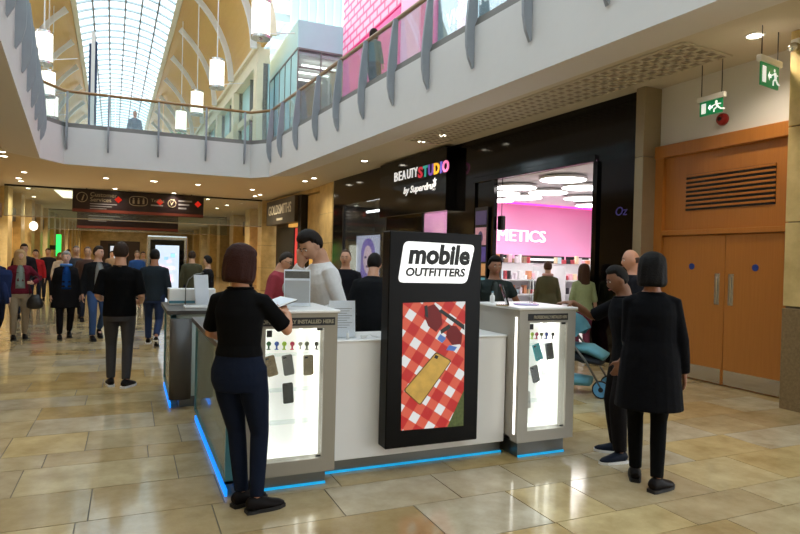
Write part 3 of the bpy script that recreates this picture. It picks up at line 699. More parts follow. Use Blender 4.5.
hang_sign(28.9, -2.25, 3.02, 3.32, 4.28, 'long dark directory sign hanging across the mall, the front one', True)
pa, pb_ = atY(77, 221, 33.5), atY(178, 229, 33.5)
hang_sign(33.5, pa.x, pb_.x, pb_.z-.16, 3.9, 'dark directory sign hanging behind and below the front one', False)
# ---- map totem
tt = thing('map_totem', 'silver framed map screen totem standing in the mall', 'totem', (.86, 16.5, 0))
ob('frame', bbox(-.48, .48, -.12, .12, 0, 2.08, .03, 2), 'steel', tt); ob('bezel', bbox(-.40, .40, -.135, -.12, .25, 1.98, .01), 'black_gloss', tt)
s_ = ob('screen', bbox(-.28, .28, -.14, -.135, .35, 1.84), 'screen_map', tt)
MS('map_pink', 236, 206, 220, emit=.8); MS('map_blue', 150, 190, 226, emit=.8)
for k in range(14):
    x = random.uniform(-.2, .2); z = random.uniform(.8, 1.7); ob('map_block', bbox(x-.05, x+.05, -.143, -.14, z-.04, z+.04, .002), random.choice(('map_pink', 'map_blue')), s_)
o = thing('info_screen', 'small lit screen far down the corridor', 'screen', (atY(118, 257, 40).x, 40, 0)); ob('frame', bbox(-.55, .55, -.1, .1, 0, 2.2), 'black_matte', o); ob('screen', bbox(-.42, .42, -.12, -.1, .7, 2.05), 'screen_map', o)
t = thing('vertical_sign', 'green illuminated vertical shop sign on the left wall', 'sign', (-4.25, 45, 1.35)); MS('green_glow', 40, 230, 90, emit=1.6)
ob('panel', bbox(-.14, .14, -.06, .06, 0, 1.4), 'green_glow', t); ob('bracket', bbox(-.5, -.14, -.06, .06, .4, .7), 'black_matte', t)
t = thing('globe_lamp', 'round white wall lamp on the left cream wall', 'lamp', (-4.6, 36.5, 2.93)); bm = bmesh.new(); ell(bm, (0, 0, 0), (.2, .2, .24)); ob('globe', bm, 'lamp_glow', t, smooth=True); ob('bracket', bbox(-.14, 0, -.04, .04, -.03, .03), 'steel', t)
# ---- beauty shop sign box and lit screens
begin()
t = thing('shop_sign', 'black projecting sign box with coloured lettering over the cosmetics shop', 'sign', (SX, 14.2, 2.80))
ob('box', bbox(-.28, -.002, -1.72, 1.9, 0, 1.5, .01), 'black_gloss', t)
def letter(ch, px, w_, size, mat, z, bold=0.):
    p = atS(px, 180, -.28); q = atS(px+w_, 180, -.28); o = text('lettering', ch, size, mat, t, (-.288, p.y-14.2, z-2.8), ROT_FACE_MINUS_X, ext=.012, bold=bold); o.scale.x = (p.y-q.y)/max(.01, o.dimensions.x)
for ch, px, w_ in (('B', 394.3, 3.2), ('E', 398.6, 2.8), ('A', 402.4, 3.6), ('U', 407, 3.3), ('T', 410.9, 3.0), ('Y', 414.2, 3.4)): letter(ch, px, w_, .35, 'letter_white', 3.74, 0)
for ch, px, w_, c in (('S', 418.4, 4.4, (226, 60, 80)), ('T', 423.3, 4.6, (60, 180, 170)), ('U', 428.3, 5.0, (120, 80, 180)), ('D', 433.8, 5.4, (240, 180, 50)), ('I', 440, 1.9, (90, 80, 180)), ('O', 442.6, 6.2, (240, 120, 180))):
    MS('letter_'+ch, *c, emit=.35); letter(ch, px, w_, .36, 'letter_'+ch, 3.70, .014)
p = atS(403.5, 194, -.28); q = atS(436, 194, -.28); o = text('lettering', 'by Superdrug', .24, 'letter_white', t, (-.288, p.y-14.2, 3.36-2.8), ROT_FACE_MINUS_X, shear=.25, bold=.006); o.scale.x = (p.y-q.y)/max(.01, o.dimensions.x)
bm = bmesh.new(); q = atS(434.8, 181, -.285); c0 = Vector((-.288, q.y-14.2, q.z-2.8))
vs = [bm.verts.new(c0+Vector((0, (.1 if k % 2 == 0 else .045)*math.sin(k*PI/5), (.1 if k % 2 == 0 else .045)*math.cos(k*PI/5)))) for k in range(10)]; bm.faces.new(vs); bmesh.ops.solidify(bm, geom=bm.faces[:], thickness=.01)
ob('star', bm, 'letter_white', t)
# portrait screen in the window
p = atS(368, 234.5, .5); t = thing('portrait_screen', 'tall lit screen with a generic violet-haired face in the shop window', 'screen', (SX+.5, p.y, 0))
MS('scr_bg', 222, 226, 246, emit=.6); MS('scr_skin', 226, 206, 206, emit=.5); MS('scr_hair', 150, 134, 190, emit=.45); MS('scr_dark', 70, 70, 140, emit=.3)
h = p.z
ob('frame', bbox(.0, .08, -1.0, 1.0, 0, h, .01), 'black_matte', t); s_ = ob('screen', bbox(-.01, 0, -.93, .93, .4, h-.03), 'scr_bg', t)
def flat(poly, m, x): 
    bm = bmesh.new(); vs = [bm.verts.new((x, a, b)) for a, b in poly]; bm.faces.new(vs); bmesh.ops.solidify(bm, geom=bm.faces[:], thickness=.004); ob('printed_shape', bm, m, s_)
def oval(cy, cz, ry, rz, n=18): return [(cy+ry*math.cos(2*PI*k/n), cz+rz*math.sin(2*PI*k/n)) for k in range(n)]
flat(oval(-.05, h-.62, .56, .5), 'scr_hair', -.014); flat([(-.62, h-.7), (.5, h-.7), (.6, .5), (-.7, .5)], 'scr_hair', -.013); flat(oval(-.05, h-.82, .36, .46), 'scr_skin', -.018)
for dy in (-.17, .17): flat(oval(-.05+dy, h-.75, .08, .04), 'scr_dark', -.022)
flat(oval(-.05, h-1.05, .12, .04), 'scr_dark', -.022)
# glowing strips standing in for reflection stripes in the dark window
for k, (dy, z, w2) in enumerate(((.8, 3.25, .8), (-.6, 3.4, .6), (-.9, 3.05, .4))):
    t = thing('reflection_strip', ('longest glowing reflection stripe inside the dark shop window', 'upper glowing reflection stripe inside the dark shop window', 'shortest glowing reflection stripe inside the dark shop window')[k], 'light', (SX+.9+.15*k, 18+dy, z), 0, 'reflection stripes in the dark window')
    ob('tube', bbox(-.03, .03, -w2, w2, -.03, .03), 'disc_glow', t); ob('hanger', bbox(-.01, .01, -.01, .01, .03, 3.6-z), 'black_matte', t)
# poster stand beside the opening
t = thing('poster_stand', 'tall stand of small beauty posters at the shop opening', 'stand', (SX-.07, 11.27, 0)); ob('back', bbox(-.03, .0, -.24, .24, 0, 2.8), 'black_matte', t)
for k, (z0, z1, c) in enumerate(((2.42, 2.72, (70, 60, 100)), (1.98, 2.36, (190, 140, 160)), (1.62, 1.94, (86, 74, 150)), (1.32, 1.58, (216, 160, 110)), (.95, 1.28, (100, 156, 176)), (.5, .9, (110, 84, 160)))):
    MS('poster_%d' % k, *c, emit=.15, var=.3, scale=9); o = ob('poster', bbox(-.04, -.03, -.2, .2, z0, z1), 'poster_%d' % k, t)
    if k == 1:
        bm = bmesh.new(); ell(bm, (-.043, 0, 2.15), (.004, .09, .13)); ob('printed_face', bm, 'poster_0', o)
t = thing('speaker_box', 'small black speaker hanging in the shop opening', 'speaker', (SX+.12, 10.84, 2.3)); ob('cabinet', bbox(-.05, .05, -.09, .09, 0, .3, .02), 'black_matte', t); bm = bmesh.new(); cyl(bm, (0, 0, .3), (0, 0, SC-2.3), .008, 6); ob('hanger', bm, 'black_matte', t)
# shop ceiling discs
DISC = [(563, 179), (516, 187), (548, 192), (583, 187), (524, 197), (582, 198), (592, 205), (501, 193), (497, 200)]
dn = ('largest and nearest', 'small left front', 'broad middle', 'right front', 'small middle', 'right middle', 'right rear', 'leftmost front', 'leftmost rear'); d0 = None
for k, (px, py) in enumerate(DISC):
    p = inv_s(atZ(px, py, SC-.06)); r = .45
    lab = dn[k]+' round ceiling light inside the cosmetics shop'
    if d0 is None:
        d0 = thing('disc_light', lab, 'light', p, 0, 'round ceiling lights in the cosmetics shop'); bm = bmesh.new(); lathe(bm, [(r, -.03), (r, .01)], 32); ob('diffuser', bm, 'disc_glow', d0)
        bm = bmesh.new(); lathe(bm, [(r+.002, -.02), (r+.03, -.02), (r+.03, .028), (r+.002, .028)], 32); ob('rim', bm, 'white_paint', d0); bm = bmesh.new(); cyl(bm, (0, 0, .01), (0, 0, .058), .03, 8); ob('stem', bm, 'white_paint', d0)
    else: dup(d0, p, None, lab)
for k, (x, y) in enumerate(((12.5, 9), (14.5, 10.5), (10.8, 8.6), (8.2, 14.2), (12.2, 11), (15.5, 13.3))): dup(d0, (x, y, SC-.06), None, 'added round ceiling light deep inside the cosmetics shop, out of direct view', 'added hidden round ceiling lights')  # unseen discs added to brighten the shop interior
# ---- shop shelves with products
MS('uplight_glow', 255, 250, 250, emit=9, var=.01)
PC = [(240, 238, 240), (240, 190, 206), (150, 120, 100), (60, 60, 66), (200, 80, 90), (246, 224, 190), (190, 214, 226), (250, 244, 240), (220, 150, 110), (232, 220, 230)]
for k, c in enumerate(PC): MS('product_%d' % k, *c, rough=.4)
prod_me = {}
def product(x, y, z, w_, d_, h_, ci, label, group):
    k = (round(w_, 2), round(d_, 2), round(h_, 2))
    if k not in prod_me: prod_me[k] = fin(bbox(-w_/2, w_/2, -d_/2, d_/2, 0, h_, .006), 'cosmetic_box'); prod_me[k].materials.append(MAT['product_0'])
    o = ob('cosmetic_box', prod_me[k], 'product_%d' % ci, loc=(x, y, z)); tag(o, label, 'box', group)
def shelf_unit(x, y, w_, label, plab, header=True, rz=0):
    t = thing('shelf_unit', label, 'shelf', (x, y, 0), 0, 'cosmetics shop shelving')
    ob('back_panel', bbox(-w_/2, w_/2, .26, .3, 0, 1.62), 'shelf_white', t); ob('base', bbox(-w_/2, w_/2, -.2, .26, 0, .14), 'shelf_white', t)
    for s in (-1, 1): ob('side', bbox(s*w_/2-.015, s*w_/2+.015, -.2, .3, 0, 1.55), 'shelf_white', t)
    for z in (.5, .86, 1.2): ob('shelf', bbox(-w_/2+.016, w_/2-.016, -.2, .26, z, z+.03), 'shelf_white', t)
    ob('added_uplight', bbox(-w_/2+.05, w_/2-.05, .3, .34, 1.5, 1.56), 'uplight_glow', t)  # invented LED strip on each unit, added to brighten the shop ceiling
    if header:
        hd = ob('header', bbox(-w_/2, w_/2, .2, .26, 1.62, 1.84), 'black_matte', t); ob('header_line', bbox(-w_/2*.7, w_/2*.7, .19, .2, 1.7, 1.76), 'letter_white', hd)
    for z in (.89, 1.23, 1.62):
        if z > 1.5 and header: continue
        xx = -w_/2+.06
        while xx < w_/2-.16:
            ww = random.choice((.06, .08, .11)); hh = random.choice((.10, .15, .2)); product(x+xx+ww/2, y+(-.02 if z < 1.5 else .26), z, ww, .12 if z < 1.5 else .08, hh, random.randrange(10), plab % ('middle', 'upper', 'top')[[.89, 1.23, 1.62].index(z)], 'products on the shop shelves'); xx += ww+random.choice((.012, .025, .05))
for k, (x, y, w_) in enumerate(((9.3, 13.9, 1.8), (11.3, 14.0, 1.8), (13.3, 14.1, 1.8))): shelf_unit(x, y, w_, ('left', 'middle', 'right')[k]+' shelf unit with black header before the pink wall', 'small packaged product on the %s shelf of the '+('left', 'middle', 'right')[k]+' black-headed unit')
for k, (x, y, w_) in enumerate(((8.7, 11.9, 1.3), (10.4, 11.6, 1.4), (12.2, 12.2, 1.5))): shelf_unit(x, y, w_, ('left', 'middle', 'right')[k]+' white shelf unit without header in the shop', 'small packaged product on the %s shelf of the '+('left', 'middle', 'right')[k]+' unit without header', False)
end_rot()
# ---- exit signs, alarm, dome camera
def exit_sign(x, y, z, rz, w_, h_, label):
    t = thing('exit_sign', label, 'sign', (x, y, z), rz)
    ob('housing', bbox(-w_*.6, w_*.6, -.03, .03, h_, h_+.07, .006), 'white_paint', t); pnl = ob('panel', bbox(-w_/2, w_/2, -.008, .008, 0, h_), 'sign_green', t)
    for s in (-1, 1):
        ob('doorway', bbox(-w_*.42, -w_*.22, s*.009-.001, s*.009+.001, h_*.15, h_*.85), 'sign_white', pnl)
        bm = bmesh.new(); x0 = -w_*.02; vs = [bm.verts.new((x0+a*w_, s*.0095, b*h_)) for a, b in ((-.1, .5), (.0, .72), (.0, .58), (.1, .58), (.1, .42), (0, .42), (0, .28))]; bm.faces.new(vs); bmesh.ops.solidify(bm, geom=bm.faces[:], thickness=.002); ob('arrow', bm, 'sign_white', pnl)
        bm = bmesh.new(); cx = w_*.3; ell(bm, (cx-.02, s*.009, h_*.8), (.02, .003, .02), 8, 6)
        tube(bm, [(cx-.02, s*.009, h_*.7), (cx, s*.009, h_*.45)], [.016, .016], 6); tube(bm, [(cx, s*.009, h_*.45), (cx-.05, s*.009, h_*.3), (cx-.05, s*.009, h_*.12)], [.01]*3, 6); tube(bm, [(cx, s*.009, h_*.45), (cx+.05, s*.009, h_*.25), (cx+.09, s*.009, h_*.22)], [.01]*3, 6)
        tube(bm, [(cx-.02, s*.009, h_*.65), (cx+.05, s*.009, h_*.6)], [.008]*2, 6); tube(bm, [(cx-.02, s*.009, h_*.65), (cx-.08, s*.009, h_*.55)], [.008]*2, 6); ob('running_figure', bm, 'sign_white', pnl)
    for s in (-1, 1):
        bm = bmesh.new(); cyl(bm, (s*w_*.45, 0, h_+.07), (s*w_*.45, 0, CEIL-z), .006, 6); ob('hanger', bm, 'black_matte', t)
    return t
p = atX(711, 113, 7.0); exit_sign(7.0, p.y, p.z-.02, -PI/2, .34, .19, 'green running-man exit sign hanging by wires before the white wall')
p = atZ(769, 84, 3.72); t = exit_sign(p.x, p.y, 3.68, rad(9), .4, .26, 'green exit sign under a white housing hanging nearest at right')
p = atX(723.5, 119.5, 7.44); t = thing('alarm_sounder', 'round dark red alarm sounder on the white wall', 'alarm', (7.44, p.y, p.z)); bm = bmesh.new(); lathe(bm, [(.085, 0), (.085, .03), (.07, .06), (.03, .075)], 18)
for v in bm.verts: v.co = (-v.co.z, v.co.y, v.co.x)
ob('body', bm, 'alarm_red', t); bm = bmesh.new(); cyl(bm, (-.074, 0, 0), (-.09, 0, 0), .028, 12); ob('grille', bm, 'black_matte', t)
p = atX(797, 48, 6.9); t = thing('dome_camera', 'small white dome camera on the cream pillar', 'camera', (6.905, p.y, p.z)); ob('mount', bbox(-.05, 0, -.05, .05, .02, .1, .01), 'white_paint', t); bm = bmesh.new(); ell(bm, (-.06, 0, 0), (.065, .065, .055)); ob('dome', bm, 'steel', t, smooth=True)
# ================================================================== KIOSK
def kiosk_cabinet(x0, x1, lb, z0, label, led_side, teal):
    y0, y1, zt = 4.08, 4.74, 1.22; t = thing('display_cabinet', label, 'cabinet', ((x0+x1)/2, (y0+y1)/2, 0))
    a, b = lb; za, zb = .20 if z0 < .12 else .225, 1.115
    ob_ = lambda n, *q, m='kiosk_grey', bev=0, par=t: (obw(n, bbox(*q, bev), m, par) if par is t else ob(n, bbox(*q, bev), m, par))
    bm = bmesh.new(); box(bm, x0, a, y0, y0+.1, z0, zt); box(bm, b, x1, y0, y0+.1, z0, zt); box(bm, a, b, y0, y0+.1, z0, za); box(bm, a, b, y0, y0+.1, zb, zt)
    obw('front_frame', bm, 'kiosk_grey' if led_side is None else 'kiosk_silver', t)
    bm = bmesh.new(); box(bm, x0, x0+.03, y0+.1, y1, z0, zt); box(bm, x1-.03, x1, y0+.1, y1, z0, zt); box(bm, x0, x1, y1-.03, y1, z0, zt); box(bm, x0, x1, y0+.1, y1, z0, z0+.03)
    obw('body', bm, 'kiosk_silver', t)
    ob_('counter_top', x0-.015, x1+.015, y0-.015, y1+.02, zt, zt+.022, m='kiosk_white', bev=.006)
    ob_('light_panel', a-.03, b+.03, y0+.22, y0+.24, za-.03, zb+.03, m='cabinet_glow')
    bm = bmesh.new(); box(bm, a-.03, a-.001, y0+.1, y0+.22, za-.03, zb+.03); box(bm, b+.001, b+.03, y0+.1, y0+.22, za-.03, zb+.03); box(bm, a-.03, b+.03, y0+.1, y0+.22, za-.03, za-.001); box(bm, a-.03, b+.03, y0+.1, y0+.22, zb+.001, zb+.03)
    obw('inner_lining', bm, 'cabinet_glow', t)
    for z in (.43, .66, .91): ob_('glass_shelf', a, b, y0+.11, y0+.21, z, z+.008, m='clear_glass')
    for x in (a+(b-a)*.72, b-.015, a+.015): ob_('light_strip', x-.006, x+.006, y0+.205, y0+.22, za, zb, m='led_white')
    ob_('front_glass', a+.002, b-.002, y0+.02, y0+.026, za+.002, zb-.002, m='clear_glass')
    sg = ob_('name_strip', a-.06 if led_side is None else a-.02, b+.075 if led_side is None else b+.0, y0-.004, y0, 1.135, 1.19, m='black_matte')
    text('strip_text', 'PROFESSIONALLY INSTALLED HERE', .036, 'letter_cream', sg, ((b+.065 if led_side is None else b-.01), y0-.006, 1.15), ROT_FACE_MINUS_Y, ext=.001, bold=.0012, align='RIGHT', sx=.95 if led_side is None else .6)
    ob_('label_sticker', a+.01, a+.045, y0+.012, y0+.02, zb-.055, zb-.01, m='black_matte'); ob_('label_sticker', b-.05, b-.01, y0+.012, y0+.02, zb-.018, zb-.002, m='black_matte'); ob_('label_sticker', b-.04, b-.005, y0+.012, y0+.02, za+.008, za+.02, m='black_matte')
    ob_('plinth', x0+.05, x1-.05, y0+.06, y1-.03, 0.0, z0, m='plinth_steel')
    ob_('floor_led', x0+.05, x1-.05, y0+.045, y0+.059, .001, .016, m='led_teal')
    if led_side: ob_('side_light', x0-.006, x0, y0+.035, y0+.055, .2, 1.16, m='led_white')
    return t
kiosk_cabinet(.72, 1.35, (.845, 1.255), .105, 'grey framed lit display cabinet at the left front of the kiosk', None, True)
kiosk_cabinet(2.9, 3.47, (3.0, 3.385), .135, 'silver lit display cabinet at the right front of the kiosk', True, True)
# central panel
t = thing('kiosk_counter', 'low white front counter between the two lit cabinets', 'counter', (2.12, 4.45, 0))
obw('front_panel', bbox(1.36, 2.89, 4.25, 4.33, .105, .985, .008, 2), 'kiosk_white', t); obw('counter_top', bbox(1.352, 2.898, 4.24, 4.74, .985, 1.0, .005), 'kiosk_white', t)
obw('rear_panel', bbox(1.36, 2.89, 4.7, 4.74, .105, .985), 'kiosk_white', t)
obw('plinth', bbox(1.36, 2.89, 4.31, 4.7, 0, .105), 'plinth_steel', t); obw('floor_led', bbox(1.353, 2.897, 4.295, 4.309, .001, .016), 'led_teal', t)
# sign totem on the front
t = thing('kiosk_sign', 'tall black sign panel with white logo plate and lit picture screen', 'sign', (2.14, 4.17, .2))
X0, X1, Z0, Z1, SY = 1.745, 2.535, .2, 1.82, 4.10
obw('housing', bbox(X0, X1, SY, 4.235, Z0, Z1, .006), 'sign_black', t)
# logo plate: rounded leaning parallelogram
def rpoly(pts, r, n=6):
    out = []
    for i, p in enumerate(pts):
        p = Vector(p); a = (Vector(pts[i-1])-p).normalized(); b = (Vector(pts[(i+1) % len(pts)])-p).normalized()
        for k in range(n+1):
            s = k/n; q0 = p+a*r; q1 = p+b*r; out.append(q0*(1-s)**2+p*2*s*(1-s)+q1*s**2)
    return out
def plate(poly, y0, y1):
    bm = bmesh.new(); A = [bm.verts.new((p[0], y0, p[1])) for p in poly]; B = [bm.verts.new((p[0], y1, p[1])) for p in poly]; bm.faces.new(A); bm.faces.new(B[::-1]); n = len(A)
    for i in range(n): bm.faces.new((A[i], B[i], B[(i+1) % n], A[(i+1) % n]))
    return bm
def mk(px, py): p = atY(px, py, SY-.01); return (p.x, p.z)
lg = obw('logo_plate', plate(rpoly([mk(404.5, 241), mk(475, 245), mk(466.5, 283.5), mk(398, 282.5)], .045), SY-.012, SY-.002), 'logo_white', t)
a = atY(407.5, 264, SY-.014); b = atY(469, 264, SY-.014)
o = text('logo_text', 'mobile', .2, 'logo_black', lg, (a.x+.005, SY-.0125, atY(440, 263.5, SY).z), ROT_FACE_MINUS_Y, ext=.001, shear=.12, bold=.0085); o.scale.x = (b.x-a.x)/max(.01, o.dimensions.x)
a = atY(405, 275, SY-.014); b = atY(464.5, 275, SY-.014)
o = text('logo_text', 'OUTFITTERS', .085, 'logo_black', lg, (a.x+.002, SY-.0125, atY(435, 276, SY).z), ROT_FACE_MINUS_Y, ext=.001, shear=.12, bold=.0028); o.scale.x = (b.x-a.x)/max(.01, o.dimensions.x)
# picture screen
def gingham():
    m = bpy.data.materials.new('gingham_screen'); m.use_nodes = True; N = m.node_tree.nodes; L = m.node_tree.links; p = N['Principled BSDF']
    tc = N.new('ShaderNodeTexCoord'); mp = N.new('ShaderNodeMapping'); mp.vector_type = 'POINT'
    sp0 = N.new('ShaderNodeSeparateXYZ'); cb = N.new('ShaderNodeCombineXYZ'); L.new(tc.outputs['Object'], sp0.inputs[0]); L.new(sp0.outputs['X'], cb.inputs[0]); L.new(sp0.outputs['Z'], cb.inputs[1])
    L.new(cb.outputs[0], mp.inputs[0]); mp.inputs['Rotation'].default_value = (0, 0, rad(33)); k = 1/.155; mp.inputs['Scale'].default_value = (k, k, k)
    sp = N.new('ShaderNodeSeparateXYZ'); L.new(mp.outputs[0], sp.inputs[0]); outs = []
    for ax in 'XY':
        f = N.new('ShaderNodeMath'); f.operation = 'FRACT'; L.new(sp.outputs[ax], f.inputs[0]); g = N.new('ShaderNodeMath'); g.operation = 'GREATER_THAN'; g.inputs[1].default_value = .46; L.new(f.outputs[0], g.inputs[0]); outs.append(g)
    ad = N.new('ShaderNodeMath'); ad.operation = 'ADD'; L.new(outs[0].outputs[0], ad.inputs[0]); L.new(outs[1].outputs[0], ad.inputs[1]); hf = N.new('ShaderNodeMath'); hf.operation = 'MULTIPLY'; hf.inputs[1].default_value = .5; L.new(ad.outputs[0], hf.inputs[0])
    cr = N.new('ShaderNodeValToRGB'); cr.color_ramp.interpolation = 'CONSTANT'; e = cr.color_ramp.elements; e[0].color = (*srgb(240, 240, 238), 1); e[1].position = .25; e[1].color = (*srgb(226, 92, 66), 1); e2 = e.new(.75); e2.color = (*srgb(196, 22, 22), 1)
    L.new(hf.outputs[0], cr.inputs[0]); p.inputs['Base Color'].default_value = (.02, .02, .02, 1); L.new(cr.outputs[0], p.inputs['Emission Color']); p.inputs['Emission Strength'].default_value = .58; MAT['gingham_screen'] = m
gingham()
MS('pic_wood', 176, 140, 66, emit=.4, var=.35, scale=14); MS('pic_wood_edge', 90, 64, 30, emit=.4); MS('pic_grass', 70, 80, 40, emit=.4, var=.6, scale=60); MS('pic_lens', 96, 16, 20, emit=.4); MS('pic_black', 12, 10, 10, rough=.4); MS('pic_blue', 70, 100, 160, emit=.5)
def m2(px, py): p = atY(px, py, SY-.002); return (p.x, p.z)
sc = obw('picture_screen', plate([m2(403, 303), m2(465.2, 301.5), m2(463, 425.5), m2(401, 430.5)], SY-.004, SY-.0005), 'gingham_screen', t)
def pic(n, pts, m, y): return ob(n, plate([m2(*q) for q in pts], y-.001, y+.001), m, sc)
pic('printed_grass', [(463.6, 390), (447, 427), (463, 425.5)], 'pic_grass', SY-.006)
def rp(n, pts, r, m, y): return ob(n, plate(rpoly([m2(*q) for q in pts], r), y-.001, y+.001), m, sc)
rp('printed_phone_case', [(436, 351.5), (451.5, 360.5), (420, 405.5), (403, 390.5)], .02, 'pic_wood_edge', SY-.006); rp('printed_phone_case', [(436, 353), (450, 361), (419.5, 404), (404.5, 390)], .02, 'pic_wood', SY-.009)
rp('printed_camera_hole', [(435, 354.5), (438, 356), (436.5, 359), (433.5, 357.5)], .004, 'pic_black', SY-.012)
pic('printed_sunglasses', [(426, 307), (434, 304), (441, 312), (442, 324), (436, 332), (428, 326), (424, 316)], 'pic_lens', SY-.006); pic('printed_sunglasses', [(447, 325), (456, 326), (462, 334), (461, 344), (452, 345), (446, 337)], 'pic_lens', SY-.006)
pic('printed_sunglasses', [(438, 311), (441, 309), (464, 325), (464, 330)], 'pic_black', SY-.007); pic('printed_sunglasses', [(440, 330), (449, 324), (450, 328), (441, 334)], 'pic_black', SY-.007); pic('printed_sunglasses', [(424, 306), (427, 305), (428, 318), (425, 316)], 'pic_black', SY-.007)
for q in ([(440, 334), (446, 338), (442, 343), (437, 339)], [(449, 345), (457, 347), (454, 351), (446, 350)]): pic('printed_cloth_patch', q, 'pic_blue', SY-.0055)
# side units along the left flank
def side_unit(x0, x1, y0, y1, zt, label, kind, gy=None):
    gy = y0 if gy is None else gy
    t = thing('counter_unit', label, 'counter', ((x0+x1)/2, (y0+y1)/2, 0))
    MAT.get('side_back') or MS('side_back', 196, 208, 204, rough=.5, var=.12, scale=1.6)
    bm = bmesh.new(); box(bm, x0+.06, x1, y0+.02, y1-.02, .11, zt-.04)
    if gy < y0: box(bm, x0+.06, x0+.1, gy, y0+.02, .11, zt-.04)
    obw('body', bm, 'side_back', t)
    bm = bmesh.new(); box(bm, x0-.04, x1, y0-.03, y1+.02, zt-.04, zt)
    if gy < y0: box(bm, x0-.04, x0+.11, gy-.02, y0-.03, zt-.04, zt)
    obw('counter_top', bm, 'counter_dark', t)
    bm = bmesh.new(); box(bm, x0, x0+.055, gy, gy+.03, .09, zt-.05); box(bm, x0, x0+.055, y1-.06, y1, .09, zt-.05); box(bm, x0, x0+.055, gy, y1, zt-.075, zt-.045); box(bm, x0, x0+.055, gy, y1, .09, .11)
    obw('frame', bm, 'teal_frame', t); obw('side_glass', bbox(x0+.012, x0+.022, gy+.03, y1-.06, .11, zt-.075), 'side_glass', t)
    bm = bmesh.new(); box(bm, x0+.1, x1, y0+.03, y1-.03, 0, .11)
    if gy < y0: box(bm, x0+.08, x0+.11, gy+.02, y0+.03, 0, .11)
    obw('plinth', bm, 'plinth_steel', t); obw('floor_led', bbox(x0+.004, x0+.02, gy+.02, y1-.03, .001, .045), 'led_blue', t)
    return t
MS('led_blue', 20, 120, 230, emit=1.2, var=.6, scale=3., ecol=srgb(16, 120, 225))
MS('brown_panel', 92, 74, 62, rough=.3)
u = side_unit(.6, 1.2, 4.80, 6.2, 1.0, 'glass sided counter unit behind the left lit cabinet', 0, 4.1)
obw('dark_poster', bbox(.625, .64, 5.72, 6.08, .35, .84), 'brown_panel', u)
u2 = side_unit(.4, 1.1, 6.72, 7.95, 1.02, 'farther counter unit with dark rounded end post', 1)
bm = bmesh.new(); tube(bm, [(.5, 6.67, .1), (.5, 6.67, .94)], [(.11, .05), (.11, .05)], 16); obw('end_post', bm, 'counter_dark', u2, smooth=True)
u3 = side_unit(2.95, 3.5, 4.9, 6.3, 1.0, 'counter unit on the right flank of the kiosk behind the lit cabinet', 2)
# ---- small hanging holders and phone cases
HO = [(268.5, (20, 90, 50)), (276.5, (50, 90, 190)), (284, (180, 220, 40)), (292, (220, 40, 90)), (300, (226, 224, 210)), (306.5, (130, 140, 110)), (316, (50, 50, 46))]
HN = ('dark green', 'blue', 'lime green', 'crimson', 'white', 'olive grey', 'charcoal')
def holder(px, py, yy, c, label, group):
    p = atY(px, py, yy); t = thing('phone_grip', label, 'phone grip', (p.x, yy, p.z), 0, group); nm = 'grip_%d_%d_%d' % c; MAT.get(nm) or MS(nm, *c, rough=.4)
    bm = bmesh.new(); cyl(bm, (0, -.012, .017), (0, -.004, .017), .016, 14); ob('disc', bm, nm, t, smooth=False); ob('stem', bbox(-.006, .006, -.009, -.003, -.022, .004), nm, t); ob('foot', bbox(-.012, .012, -.012, .012, -.026, -.022), nm, t)
for (px, c), n in zip(HO, HN): holder(px, 346, 4.24, c, n+' ring-shaped phone grip in the left lit cabinet', 'phone grips in the left cabinet')
for (px, c), n in zip([(531.7, (180, 220, 40)), (536.2, (214, 40, 90)), (540.7, (130, 130, 100)), (546, (50, 80, 180)), (552, (46, 46, 42)), (558, (236, 130, 90))], ('lime green', 'crimson', 'olive', 'blue', 'black', 'orange')):
    holder(px, 336, 4.24, c, n+' ring-shaped phone grip in the right lit cabinet', 'phone grips in the right cabinet')
def phone_case(px, py, yy, c, tilt, label, group, var=.06, sc_=60.):
    p = atY(px, py, yy); t = thing('phone_case', label, 'phone case', (p.x, yy, p.z), 0, group); t.rotation_euler = (0, -tilt, 0); nm = 'case_%d_%d_%d' % c; MAT.get(nm) or MS(nm, *c, rough=.4, var=var, scale=sc_)
    ob('shell', plate(rpoly([(-.037, -.072), (.037, -.072), (.037, .072), (-.037, .072)], .012), -.006, .004), nm, t)
    ob('camera_cutout', bbox(-.028, -.006, -.0075, -.006, .05, .062, .001), 'black_matte', t)
phone_case(271, 366, 4.2, (150, 128, 96), rad(14), 'camouflage patterned phone case at the left of the upper row', 'cases in the left cabinet', .7, 45.)
phone_case(288, 365, 4.2, (122, 120, 116), rad(9), 'grey phone case in the middle of the upper row', 'cases in the left cabinet')
phone_case(308.5, 365, 4.2, (164, 146, 116), rad(2), 'tan phone case at the right of the upper row', 'cases in the left cabinet')
phone_case(288, 393, 4.2, (48, 48, 44), rad(4), 'black phone case alone in the lower row of the left cabinet', 'cases in the left cabinet')
phone_case(537.5, 352, 4.2, (50, 170, 180), rad(18), 'turquoise phone case leaning in the right lit cabinet', 'cases in the right cabinet')
phone_case(549.5, 351, 4.2, (70, 68, 64), rad(10), 'dark grey phone case beside the turquoise one', 'cases in the right cabinet')
phone_case(535, 374, 4.2, (90, 88, 84), rad(16), 'charcoal phone case in the lower row of the right cabinet', 'cases in the right cabinet', .3)
phone_case(526.5, 400, 4.25, (210, 206, 200), rad(4), 'pale phone case at the lower left of the right cabinet', 'cases in the right cabinet')
